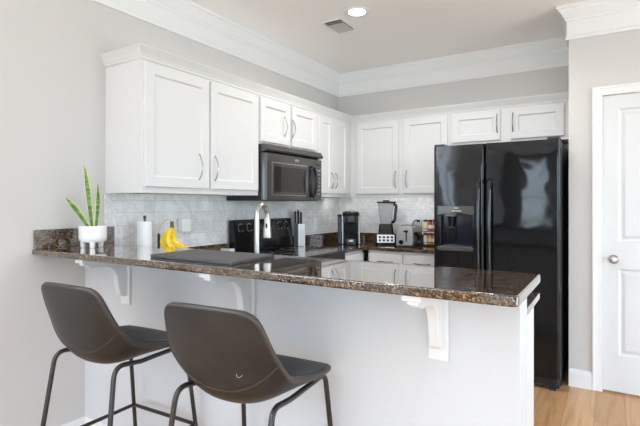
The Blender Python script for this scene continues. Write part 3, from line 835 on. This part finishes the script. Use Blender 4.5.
# snake plant
pl = thing('potted_snake_plant', 'small snake plant in a white three-footed pot at the left end of the bar', 'plant', (0.180, -3.012, BAR_T))
bm = nb(); lathe(bm, [(0.001, 0.030), (0.050, 0.030), (0.061, 0.033), (0.068, 0.044), (0.0700, 0.058), (0.0700, 0.117), (0.0685, 0.119), (0.0665, 0.117), (0.0665, 0.106), (0.001, 0.106)], seg=40); obj('pot', bm, 'ceramic', pl)
bm = nb(); lathe(bm, [(0.001, 0.1062), (0.066, 0.1062), (0.064, 0.110), (0.03, 0.113), (0.001, 0.114)], seg=24, cap=False); obj('soil', bm, 'soil', pl)
for a in (-125, -35, 90):
    a = math.radians(a); bm = nb(); lathe(bm, [(0.010, 0.0005), (0.013, 0.004), (0.015, 0.0345), (0.012, 0.036)], 0.046*math.cos(a), 0.046*math.sin(a), 16); obj('foot', bm, 'ceramic', pl)
Rt = Vector((0.850, 0.527, 0)); Fw = Vector((-0.527, 0.850, 0))
def leaf(root, tip, w, bend, face):
    root, tip = Vector(root), Vector(tip); bm = nb(); n = 16; rows = []
    side = face.normalized(); nrm = (tip-root).normalized().cross(side).normalized()
    for i in range(n+1):
        t_ = i/n
        c = root.lerp(tip, t_) + Vector(bend)*math.sin(PI*t_)
        ww = w*(0.62+0.38*math.sin(min(1, t_*1.6)*PI/2))*(1-max(0, (t_-0.55)/0.45)**1.8)+0.0006
        row = []
        for k, (u, dn) in enumerate(((-1, 0.28), (-0.74, 0.18), (0, 0.0), (0.74, 0.18), (1, 0.28))):
            row.append(c + side*(u*ww) + nrm*(dn*ww))
        rows.append(row)
    th = 0.0016
    fv = [[bm.verts.new(p + nrm*th) for p in r] for r in rows]; bv = [[bm.verts.new(p - nrm*th) for p in r] for r in rows]
    for i in range(n):
        for k in range(4):
            f1 = bm.faces.new((fv[i][k], fv[i][k+1], fv[i+1][k+1], fv[i+1][k])); f2 = bm.faces.new((bv[i][k], bv[i+1][k], bv[i+1][k+1], bv[i][k+1]))
            mi = 1 if k in (0, 3) else 0; f1.material_index = mi; f2.material_index = mi
        for k in (0, 4):
            f = bm.faces.new((fv[i][k], fv[i+1][k], bv[i+1][k], bv[i][k])); f.material_index = 1
    bm.faces.new(fv[n] + bv[n][::-1])
    bmesh.ops.recalc_face_normals(bm, faces=bm.faces[:])
    obj('leaf', bm, ['leaf', 'leaf_edge'], pl, smooth=60)
leaf(Rt*(-0.004)+Vector((0, 0, 0.105)), Rt*(-0.046)+Vector((0, 0, 0.450)), 0.0150, (0.003, 0, 0), Rt)
leaf(Rt*(-0.020)+Vector((0, 0, 0.105)), Rt*(-0.136)+Fw*(-0.02)+Vector((0, 0, 0.270)), 0.0150, (-0.004, -0.004, 0.016), Rt*0.85+Vector((0, 0, 0.5)))
leaf(Rt*(0.010)+Vector((0, 0.006, 0.105)), Rt*(0.012)+Fw*0.03+Vector((0, 0, 0.348)), 0.0115, (0.006, 0.003, 0), Rt*0.8+Fw*0.5)

# ================================================================== things on the lower worktop, left
t = thing('paper_towel_holder', 'slim black paper towel holder standing by the tiled left wall', 'paper towel holder', (0.128, -2.64, CT))
bm = nb(); lathe(bm, [(0.058, 0.0005), (0.058, 0.008), (0.052, 0.012), (0.010, 0.013)], seg=32); obj('base', bm, 'black_satin', t)
bm = nb(); lathe(bm, [(0.006, 0.012), (0.006, 0.302), (0.009, 0.306), (0.009, 0.318), (0.004, 0.323)], seg=14); obj('rod', bm, 'black_satin', t)
bm = nb(); lathe(bm, [(0.020, 0.0), (0.0425, 0.0), (0.0440, 0.002), (0.0440, 0.272), (0.0425, 0.274), (0.020, 0.274), (0.020, 0.0)], seg=36, cap=False); o = obj('paper_towel_roll', bm, 'paper'); o.location = (0.128, -2.64, CT+0.0135)
tag(o, 'upright white paper towel roll on its holder left of the bananas', 'paper towel')
# banana hanger
BX, BY = 0.112, -2.522
t = thing('banana_hanger', 'black post banana stand with a curved chrome hook beside the paper towels', 'banana stand', (BX, BY, CT))
bm = nb(); lathe(bm, [(0.055, 0.0005), (0.055, 0.008), (0.050, 0.012), (0.006, 0.014)], seg=32); obj('base', bm, 'black_satin', t)
bm = nb(); 
hd = Vector((0.80, 0.60, 0)).normalized()
tube(bm, [(0, 0, 0.012), (0, 0, 0.11), (0.0, 0, 0.165), (0, 0, 0.205)], 0.006, 10, rads=[0.007, 0.006, 0.0085, 0.008]); obj('post', bm, 'black_satin', t)
bm = nb(); hp = catmull([(0, 0, 0.203), hd*0.004+Vector((0, 0, 0.235)), hd*0.022+Vector((0, 0, 0.270)), hd*0.050+Vector((0, 0, 0.293)), hd*0.070+Vector((0, 0, 0.293)), hd*0.080+Vector((0, 0, 0.279)), hd*0.080+Vector((0, 0, 0.266)), hd*0.086+Vector((0, 0, 0.261)), hd*0.094+Vector((0, 0, 0.264))], 5)
tube(bm, hp, 0.0042, 10); obj('hook', bm, 'steel', t)
hang = Vector((BX, BY, CT)) + hd*0.082 + Vector((0, 0, 0.257))
bn = thing('banana_bunch', 'bunch of ripe yellow bananas hanging on the hook by the left wall', 'bananas', hang)
bm = nb(); tube(bm, [(0, 0, 0.026), (0, 0, 0.0), (0.001, 0, -0.022), (0.002, 0, -0.034)], 0.01, 10, rads=[0.010, 0.012, 0.012, 0.013]); obj('stem', bm, 'banana_stem', bn)
def banana(pts, r=0.0205):
    """pts: (to the right, towards the kitchen, up) from the hanging point"""
    pts = catmull([Rt*(p[0]*1.14)+Fw*p[1]+Vector((0, 0, p[2]*0.98+0.003)) for p in pts], 6)
    n = len(pts); rr = []
    for i in range(n):
        u = i/(n-1)
        rr.append(r*min(1, 0.42+u*2.6) if u < 0.5 else r*(1-max(0, (u-0.74)/0.26)**2.2*0.70))
    bm = nb(); tube(bm, pts, r, 6, rads=rr); b = obj('banana', bm, 'banana', bn, smooth=42)
    bm = nb(); e_ = (pts[-1]-pts[-3]).normalized(); tube(bm, [pts[-1]-e_*0.001, pts[-1]+e_*0.006], 0.004, 8, rads=[0.0054, 0.003]); obj('tip', bm, 'banana_stem', b)
banana([(-0.004, 0.006, -0.020), (-0.034, 0.012, -0.055), (-0.054, 0.014, -0.095), (-0.052, 0.012, -0.132), (-0.034, 0.010, -0.163)])
banana([(-0.004, -0.006, -0.022), (-0.026, -0.022, -0.058), (-0.040, -0.032, -0.100), (-0.034, -0.034, -0.140), (-0.014, -0.032, -0.172)])
banana([(0.002, -0.008, -0.022), (-0.006, -0.034, -0.060), (-0.008, -0.050, -0.100), (0.008, -0.054, -0.138), (0.036, -0.052, -0.160)])
banana([(0.006, 0.000, -0.022), (0.004, -0.010, -0.066), (0.016, -0.014, -0.108), (0.048, -0.016, -0.140), (0.094, -0.016, -0.152)])

# outlet and plug-in device on the left wall
def outlet(name, label, loc, rz):
    t = thing(name, label, 'outlet', loc, rz)
    bm = nb(); box(bm, -0.036, 0.036, -0.006, -0.0003, -0.058, 0.058, 0.002); obj('cover_plate', bm, 'plastic_white', t)
    for s in (-1, 1):
        bm = nb(); vs = lathe(bm, [(0.016, 0), (0.016, 0.0015), (0.001, 0.0016)], seg=20); xform(vs, Matrix.Translation((0, -0.0060, s*0.020)) @ Matrix.Rotation(PI/2, 4, 'X')); r_ = obj('receptacle', bm, 'plastic_white', t)
        bm = nb()
        for q in (-0.006, 0.005): box(bm, q, q+0.0015, -0.0082, -0.0076, s*0.020-0.002, s*0.020+0.006)
        obj('slots', bm, 'black_rubber', r_)
    return t
outlet('wall_outlet', 'white outlet on the left wall tiles to the right of the bananas', (0.0092, -2.268, 1.095), R90)
o = obj('plug_in_adapter', (lambda b: (box(b, -0.038, 0.038, -0.052, 0, -0.046, 0.046, 0.006, 3), b)[1])(nb()), 'plastic_white'); o.location = (0.0175, -2.250, 1.160); o.rotation_euler = (0, 0, R90)
tag(o, 'white boxy plug-in adapter in the outlet right of the bananas', 'adapter')
outlet('wall_outlet', 'white outlet on the left wall tiles between the knife block and coffee maker', (0.0092, -0.506, 1.105), R90)
# small white dish next to the range
bm = nb(); box(bm, -0.048, 0.048, -0.03, 0.03, 0.0005, 0.055, 0.006, 3)
o = obj('butter_dish', bm, 'ceramic'); o.location = (0.085, -1.862, CT); tag(o, 'small white lidded dish on the worktop left of the range', 'dish')

# ================================================================== knife block and knives
kb = thing('knife_block', 'steel-faced knife block right of the range', 'knife block', (0.112, -0.930, CT), math.radians(32))
bm = nb(); prism(bm, [(-0.045, 0.0005), (0.055, 0.0005), (0.055, 0.190), (-0.045, 0.218)], -0.050, 0.024, 'X', 0.003, 2); obj('block', bm, 'black_satin', kb)
bm = nb(); box(bm, 0.0243, 0.052, -0.047, 0.057, 0.0005, 0.212, 0.003); obj('side_face', bm, 'steel', kb)
bm = nb(); box(bm, -0.010, 0.0240, -0.0465, -0.0452, 0.004, 0.210); obj('front_face', bm, 'steel', kb)
KL = ['leftmost front black-handled knife in the knife block', 'second black-handled knife from the left in the block front', 'third black-handled knife from the left in the block front',
      'rear left black-handled knife in the knife block', 'rear middle tall black-handled knife in the knife block', 'rear right black-handled knife in the knife block']
for i in range(6):
    x = -0.038+0.026*(i % 3); y = -0.022+0.042*(i//3)
    lz = [0.115, 0.125, 0.108, 0.120, 0.135, 0.118][i]
    q = kb.matrix_basis @ Vector((0, 0, 0))
    rot = Matrix.Rotation(math.radians(32), 4, 'Z')
    pos = Vector((0.112, -0.930, CT)) + rot @ Vector((x, y, 0.218 - 0.28*(y+0.045)))
    kt = thing('kitchen_knife', KL[i], 'knife', pos, math.radians(32), 'knives in the block')
    bm = nb(); 
    v = box(bm, -0.0095, 0.0095, -0.014, 0.014, 0.004, lz, 0.004, 2); xform(v, Matrix.Rotation(math.radians(8), 4, 'X')); h_ = obj('handle', bm, 'blue_black', kt)
    bm = nb(); v = box(bm, -0.008, 0.008, -0.012, 0.012, lz, lz+0.005, 0.002); xform(v, Matrix.Rotation(math.radians(8), 4, 'X')); obj('end_cap', bm, 'steel', kt)
    bm = nb(); v = box(bm, -0.0015, 0.0015, -0.010, 0.010, -0.03, 0.004); xform(v, Matrix.Rotation(math.radians(8), 4, 'X')); obj('blade', bm, 'steel', kt)

# ================================================================== coffee maker
km = thing('coffee_maker', 'black single-serve pod coffee maker in the corner of the worktop', 'coffee maker', (0.40, -0.47, CT), math.radians(28))
bm = nb(); prism(bm, rrect(-0.085, 0.095, -0.02, 0.13, 0.03), 0.0005, 0.285, 'Z', 0.012, 3); obj('body', bm, 'black', km)
bm = nb(); prism(bm, rrect(-0.125, -0.087, -0.03, 0.13, 0.018), 0.012, 0.268, 'Z', 0.010, 3); rs = obj('water_tank', bm, 'reservoir', km)
bm = nb(); prism(bm, rrect(-0.128, -0.086, -0.034, 0.132, 0.018), 0.2685, 0.292, 'Z', 0.008, 3); obj('tank_lid', bm, 'black', rs)
bm = nb(); prism(bm, rrect(-0.068, 0.078, -0.125, -0.021, 0.05), 0.0005, 0.030, 'Z', 0.006, 2); obj('drip_base', bm, 'black', km)
bm = nb(); lathe(bm, [(0.001, 0.0303), (0.046, 0.0303), (0.047, 0.050), (0.046, 0.052), (0.001, 0.053)], 0.004, -0.070, 32); obj('drip_tray', bm, 'steel', km)
bm = nb()
prism(bm, rrect(-0.080, 0.088, -0.115, 0.10, 0.055), 0.2855, 0.312, 'Z', 0.010, 3)
v = ball(bm, (0.004, -0.01, 0.308), 0.084, 1.0, 1.15, 0.26); obj('top_lid', bm, 'black', km)
bm = nb(); prism(bm, rrect(-0.055, 0.063, -0.105, -0.022, 0.035), 0.215, 0.285, 'Z', 0.008, 2); obj('brew_head', bm, 'black_satin', km)
bm = nb(); pts = [(0.004+0.062*math.cos(a), -0.055+0.066*math.sin(a), 0.317) for a in [math.radians(185+170*i/20) for i in range(21)]]; tube(bm, pts, 0.006, 8); obj('handle', bm, 'mirror_gray', km)
bm = nb(); lathe(bm, [(0.010, 0.196), (0.024, 0.2145)], 0.004, -0.068, 20); obj('spout', bm, 'black_satin', km)
for s in (-1, 1):
    bm = nb(); box(bm, 0.004+s*0.080-0.006, 0.004+s*0.080+0.006, -0.030, -0.0202, 0.004, 0.275, 0.004); obj('side_trim', bm, 'steel', km)

# ================================================================== blender
bl = thing('blender', 'countertop blender with tall clear jar and steel button panel', 'blender', (0.690, -0.275, CT), math.radians(24))
def taper(bm, prof, seg=8, ex=0.3):
    """stack of rounded squares: (half x, half y, z)"""
    rings = []
    for hx_, hy_, z in prof:
        rings.append([bm.verts.new((p[0], p[1], z)) for p in rrect(-hx_, hx_, -hy_, hy_, min(hx_, hy_)*ex, 4)])
    fs = []; n = len(rings[0])
    for a, b in zip(rings, rings[1:]):
        for i in range(n): fs.append(bm.faces.new((a[i], a[(i+1) % n], b[(i+1) % n], b[i])))
    fs.append(bm.faces.new(rings[0][::-1])); fs.append(bm.faces.new(rings[-1]))
    bmesh.ops.recalc_face_normals(bm, faces=fs)
bm = nb(); taper(bm, [(0.098, 0.100, 0.008), (0.098, 0.100, 0.02), (0.090, 0.092, 0.10), (0.072, 0.078, 0.118), (0.066, 0.070, 0.190), (0.060, 0.064, 0.200)]); obj('motor_base', bm, 'black', bl)
bm = nb(); v = box(bm, -0.086, 0.082, -0.004, 0.0, 0.022, 0.098, 0.0015); xform(v, Matrix.Translation((0, -0.0985, 0)) @ Matrix.Rotation(math.radians(-5.7), 4, 'X')); pn = obj('button_panel', bm, 'steel', bl)
for i in range(4):
    for j in range(2):
        bm = nb(); v = box(bm, -0.013, 0.013, -0.009, -0.0042, -0.011, 0.011, 0.003); xform(v, Matrix.Translation((-0.058+i*0.038, -0.0985+0.0045*(0.5+j), 0.044+j*0.030))); obj('button', bm, 'black_satin', pn)
bm = nb(); v = box(bm, -0.036, 0.036, -0.0025, 0.0, 0.150, 0.186, 0.001); xform(v, Matrix.Translation((0, -0.0765, 0)) @ Matrix.Rotation(math.radians(-5), 4, 'X')); obj('badge', bm, 'grey_metal', bl)
bm = nb(); taper(bm, [(0.050, 0.050, 0.2005), (0.054, 0.054, 0.215), (0.078, 0.072, 0.395), (0.079, 0.073, 0.400)]); jr = obj('jar', bm, 'jar_plastic', bl)
bm = nb(); lathe(bm, [(0.012, 0.2008), (0.010, 0.215), (0.006, 0.385)], 0, 0, 12); obj('blade_shaft', bm, 'mirror_gray', jr)
bm = nb(); tube(bm, fillet([(0.070, -0.01, 0.390), (0.100, -0.03, 0.385), (0.083, -0.03, 0.225), (0.055, -0.01, 0.212)], 0.02), 0.0135, 10); obj('handle', bm, 'black', jr)
bm = nb(); box(bm, -0.088, 0.094, -0.082, 0.082, 0.4003, 0.418, 0.006, 2); lathe(bm, [(0.035, 0.418), (0.033, 0.430), (0.02, 0.431)], 0, 0, 20); obj('lid', bm, 'black', bl)
for a in (-1, 1):
    for b in (-1, 1):
        bm = nb(); lathe(bm, [(0.012, 0.0004), (0.014, 0.0085)], a*0.075, b*0.075, 12); obj('foot', bm, 'black_rubber', bl)

# ================================================================== toaster
tw = thing('toaster', 'brushed steel two-slice toaster between blender and spice rack', 'toaster', (0.955, -0.350, CT), math.radians(3))
bm = nb(); prism(bm, [(-0.078, 0.012), (0.078, 0.012), (0.082, 0.03), (0.080, 0.165), (0.072, 0.184), (0.055, 0.192), (-0.055, 0.192), (-0.072, 0.184), (-0.080, 0.165), (-0.082, 0.03)], -0.135, 0.135, 'Y', 0.008, 3); tb = obj('housing', bm, 'steel', tw)
bm = nb(); box(bm, 0.0815, 0.0835, -0.10, 0.12, 0.02, 0.135, 0.001); obj('side_panel', bm, 'black', tw)
bm = nb(); box(bm, 0.0835, 0.0845, -0.06, 0.04, 0.150, 0.160)
obj('side_mark', bm, 'icon', tw)
bm = nb(); box(bm, -0.08, 0.08, -0.130, 0.130, 0.0005, 0.0118, 0.003); obj('base', bm, 'black_satin', tw)
for x in (-0.034, 0.034):
    bm = nb(); box(bm, x-0.014, x+0.014, -0.105, 0.105, 0.1921, 0.1935); obj('slot', bm, 'black_rubber', tw)
bm = nb(); box(bm, 0.014, 0.026, -0.1375, -0.1352, 0.05, 0.16); obj('lever_slot', bm, 'black_rubber', tw)
bm = nb(); box(bm, 0.000, 0.042, -0.160, -0.1376, 0.135, 0.152, 0.004); obj('lever', bm, 'black', tw)
bm = nb(); v = lathe(bm, [(0.021, 0.0002), (0.020, 0.014), (0.012, 0.016)], seg=24); xform(v, Matrix.Translation((-0.026, -0.135, 0.045)) @ Matrix.Rotation(PI/2, 4, 'X')); obj('dial', bm, 'black', tw)
for z in (0.085, 0.110, 0.135):
    bm = nb(); v = lathe(bm, [(0.009, 0.0002), (0.008, 0.004)], seg=16); xform(v, Matrix.Translation((-0.030, -0.135, z)) @ Matrix.Rotation(PI/2, 4, 'X')); obj('button', bm, 'grey_metal', tw)
bm = nb(); tube(bm, catmull([(-0.02, 0.137, 0.04), (-0.03, 0.20, 0.08), (-0.06, 0.29, 0.14), (-0.055, 0.306, 0.20), (-0.030, 0.312, 0.232), (-0.005, 0.316, 0.225)], 6), 0.006, 8)
box(bm, -0.020, 0.010, 0.302, 0.3280, 0.212, 0.236, 0.004); obj('power_cord', bm, 'black_rubber', tw)

# ================================================================== spice rack
SRX, SRY = 1.150, -0.250
sr = thing('spice_rack', 'two-tier wire spice rack squeezed between toaster and fridge', 'spice rack', (SRX, SRY, CT), math.radians(2))
bm = nb()
for z in (0.012, 0.138):
    for y in (-0.045, -0.015, 0.015, 0.045): tube(bm, [(-0.09, y, z), (0.09, y, z)], 0.0022, 6)
    tube(bm, [(-0.09, -0.047, z+0.025), (0.09, -0.047, z+0.025)], 0.0022, 6)
    for x in (-0.09, 0.09): tube(bm, [(x, -0.047, z), (x, 0.047, z)], 0.0024, 6)
obj('shelf', bm, 'black_satin', sr)
for x in (-0.09, 0.09):
    bm = nb(); tube(bm, fillet([(x, -0.047, 0.0026), (x, -0.047, 0.235), (x, 0.047, 0.235), (x, 0.047, 0.0026)], 0.02), 0.0026, 6); obj('side_frame', bm, 'black_satin', sr)
cols = [['spice_cream', 'spice_orange', 'spice_green', 'spice_cream'], ['spice_cream', 'spice_red', 'spice_red', 'spice_orange']]
wn = {'spice_cream': 'cream', 'spice_orange': 'orange', 'spice_green': 'olive green', 'spice_red': 'red'}
pos_w = ['leftmost', 'second from the left', 'third from the left', 'rightmost']
rotm = Matrix.Rotation(math.radians(2), 4, 'Z')
for tier, z in enumerate((0.0145, 0.1405)):
    for i in range(4):
        p = Vector((SRX, SRY, CT)) + rotm @ Vector((-0.066+i*0.044, 0, z))
        c = cols[tier][i]
        j = thing('spice_jar', '%s spice jar, %s on the %s tier of the rack' % (wn[c], pos_w[i], ('lower', 'upper')[tier]), 'spice jar', p, 0, 'jars in the spice rack')
        bm = nb(); lathe(bm, [(0.019, 0), (0.0205, 0.003), (0.0205, 0.076), (0.017, 0.082), (0.017, 0.086)], seg=20); obj('jar_body', bm, c, j)
        bm = nb(); lathe(bm, [(0.0208, 0.024), (0.0211, 0.025), (0.0211, 0.056), (0.0208, 0.057)], seg=20, cap=False); obj('label_band', bm, 'plastic_white' if (i+tier) % 2 == 0 else 'spice_cream', j)
        bm = nb(); lathe(bm, [(0.0195, 0.0862), (0.020, 0.088), (0.020, 0.104), (0.018, 0.106)], seg=20); obj('lid', bm, 'spice_lid', j)

# ================================================================== bar stools
def stool_proto():
    t = thing('bar_stool', 'x', 'bar stool', (0, 0, 0), 0, 'leather bucket bar stools')
    # v: (center y, center z, half width, edge dy, edge dz)
    K = [(0.214, 0.686, 0.150, -0.034, 0.000), (0.203, 0.697, 0.190, -0.014, 0.002), (0.150, 0.694, 0.206, -0.004, 0.010), (0.060, 0.680, 0.212, 0.0, 0.032),
         (-0.040, 0.664, 0.214, 0.0, 0.070), (-0.115, 0.662, 0.214, -0.008, 0.098), (-0.175, 0.690, 0.213, 0.012, 0.106), (-0.212, 0.745, 0.207, 0.020, 0.092),
         (-0.235, 0.810, 0.199, 0.024, 0.064), (-0.252, 0.880, 0.190, 0.024, 0.034), (-0.264, 0.935, 0.180, 0.022, 0.014), (-0.271, 0.974, 0.166, 0.019, -0.002), (-0.273, 0.990, 0.140, 0.015, -0.006)]
    A = catmull([(k[0], k[1], k[2]) for k in K], 4); B = catmull([(k[3], k[4], 0) for k in K], 4)
    nu = 24; rows = []
    for a, b in zip(A, B):
        row = []
        for j in range(nu+1):
            u = -1+2*j/nu; p = abs(u)**2.3
            row.append(Vector((a.z*u, a.x+b.x*p, a.y+b.y*p)))
        rows.append(row)
    nr = len(rows); th = 0.011
    # normals
    def nrm(i, j):
        du = rows[i][min(j+1, nu)]-rows[i][max(j-1, 0)]; dv = rows[min(i+1, nr-1)][j]-rows[max(i-1, 0)][j]
        return du.cross(dv).normalized()
    NR = [[nrm(i, j) for j in range(nu+1)] for i in range(nr)]
    bm = nb()
    top = [[bm.verts.new(rows[i][j]+NR[i][j]*th) for j in range(nu+1)] for i in range(nr)]
    bot = [[bm.verts.new(rows[i][j]-NR[i][j]*th*(1.0+0.6*max(0, 1-abs(i-nr*0.35)/(nr*0.35)))) for j in range(nu+1)] for i in range(nr)]
    for i in range(nr-1):
        for j in range(nu):
            bm.faces.new((top[i][j], top[i][j+1], top[i+1][j+1], top[i+1][j])); bm.faces.new((bot[i][j], bot[i+1][j], bot[i+1][j+1], bot[i][j+1]))
    for i in range(nr-1):
        for j in (0, nu): bm.faces.new((top[i][j], top[i+1][j], bot[i+1][j], bot[i][j]))
    for j in range(nu):
        for i in (0, nr-1): bm.faces.new((top[i][j], top[i][j+1], bot[i][j+1], bot[i][j]))
    bmesh.ops.recalc_face_normals(bm, faces=bm.faces[:])
    sh = obj('bucket_seat', bm, 'leather', t, smooth=60)
    rim = [rows[i][0] for i in range(nr)] + [rows[nr-1][j] for j in range(1, nu)] + [rows[i][nu] for i in range(nr-1, -1, -1)] + [rows[0][j] for j in range(nu-1, 0, -1)]
    bm = nb(); tube(bm, rim, 0.0112, 8, closed=True); obj('rolled_rim', bm, 'welt', sh, smooth=60)
    # seam where the back meets the seat underside
    i_s = int(nr*0.56)
    bm = nb(); tube(bm, [rows[i_s][j]+NR[i_s][j]*(th+0.0008) for j in range(nu+1)], 0.0032, 6); obj('seam', bm, 'welt', sh)
    # frame
    r = 0.0095
    for s in (-1, 1):
        bm = nb(); tube(bm, fillet([(s*0.235, -0.286, 0.0), (s*0.190, -0.190, 0.690), (s*0.178, -0.060, 0.670)], 0.05), r, 12); obj('leg', bm, 'leg', t)
        bm = nb(); tube(bm, fillet([(s*0.225, 0.250, 0.0), (s*0.188, 0.172, 0.684), (s*0.182, 0.080, 0.675)], 0.04), r, 12); obj('leg', bm, 'leg', t)
        bm = nb(); tube(bm, [(s*0.178, -0.062, 0.670), (s*0.182, 0.082, 0.675)], r, 12); obj('seat_rail', bm, 'leg', t)
    def at(zz, front, s):
        if front: f = zz/0.684; return Vector((s*(0.225-0.037*f), 0.250-0.078*f, zz))
        f = zz/0.690; return Vector((s*(0.235-0.045*f), -0.286+0.096*f, zz))
    zf = 0.31
    for a, b in (((1, -1), (1, 1)), ((0, -1), (0, 1)), ((0, -1), (1, -1)), ((0, 1), (1, 1))):
        z_ = zf
        bm = nb(); tube(bm, [at(z_, a[0], a[1]), at(z_, b[0], b[1])], 0.0085, 10); obj('foot_bar', bm, 'leg', t)
    SURF.extend((rows, NR, th))
    return t
SURF = []
st = stool_proto()
st.location = (1.488, -3.222, 0); st.rotation_euler = (0, 0, math.radians(4.5)); st['label'] = 'dark leather bucket bar stool in front, right one, with a small scuff on its back'
s2 = dup(st, (0.760, -3.232, 0), math.radians(2), 'dark brown leather bucket bar stool nearer the left wall, left one')

# the scuff on the right stool's back: a thin pale crescent in the leather
rows_, NR_, th_ = SURF
bm = nb(); path = []
for k, (ti, tj) in enumerate(((30.6, 17.45), (30.2, 17.35), (29.85, 17.45), (29.7, 17.7), (29.85, 18.1), (30.1, 18.45))):
    i, j = int(ti), int(tj); fi, fj = ti-i, tj-j
    def P_(g): return (g[i][j]*(1-fi)*(1-fj)+g[i+1][j]*fi*(1-fj)+g[i][j+1]*(1-fi)*fj+g[i+1][j+1]*fi*fj)
    path.append(P_(rows_) + P_(NR_)*(th_+0.0004))
tube(bm, path, 0.0011, 6)
obj('scuff_mark', bm, 'scuff', st)
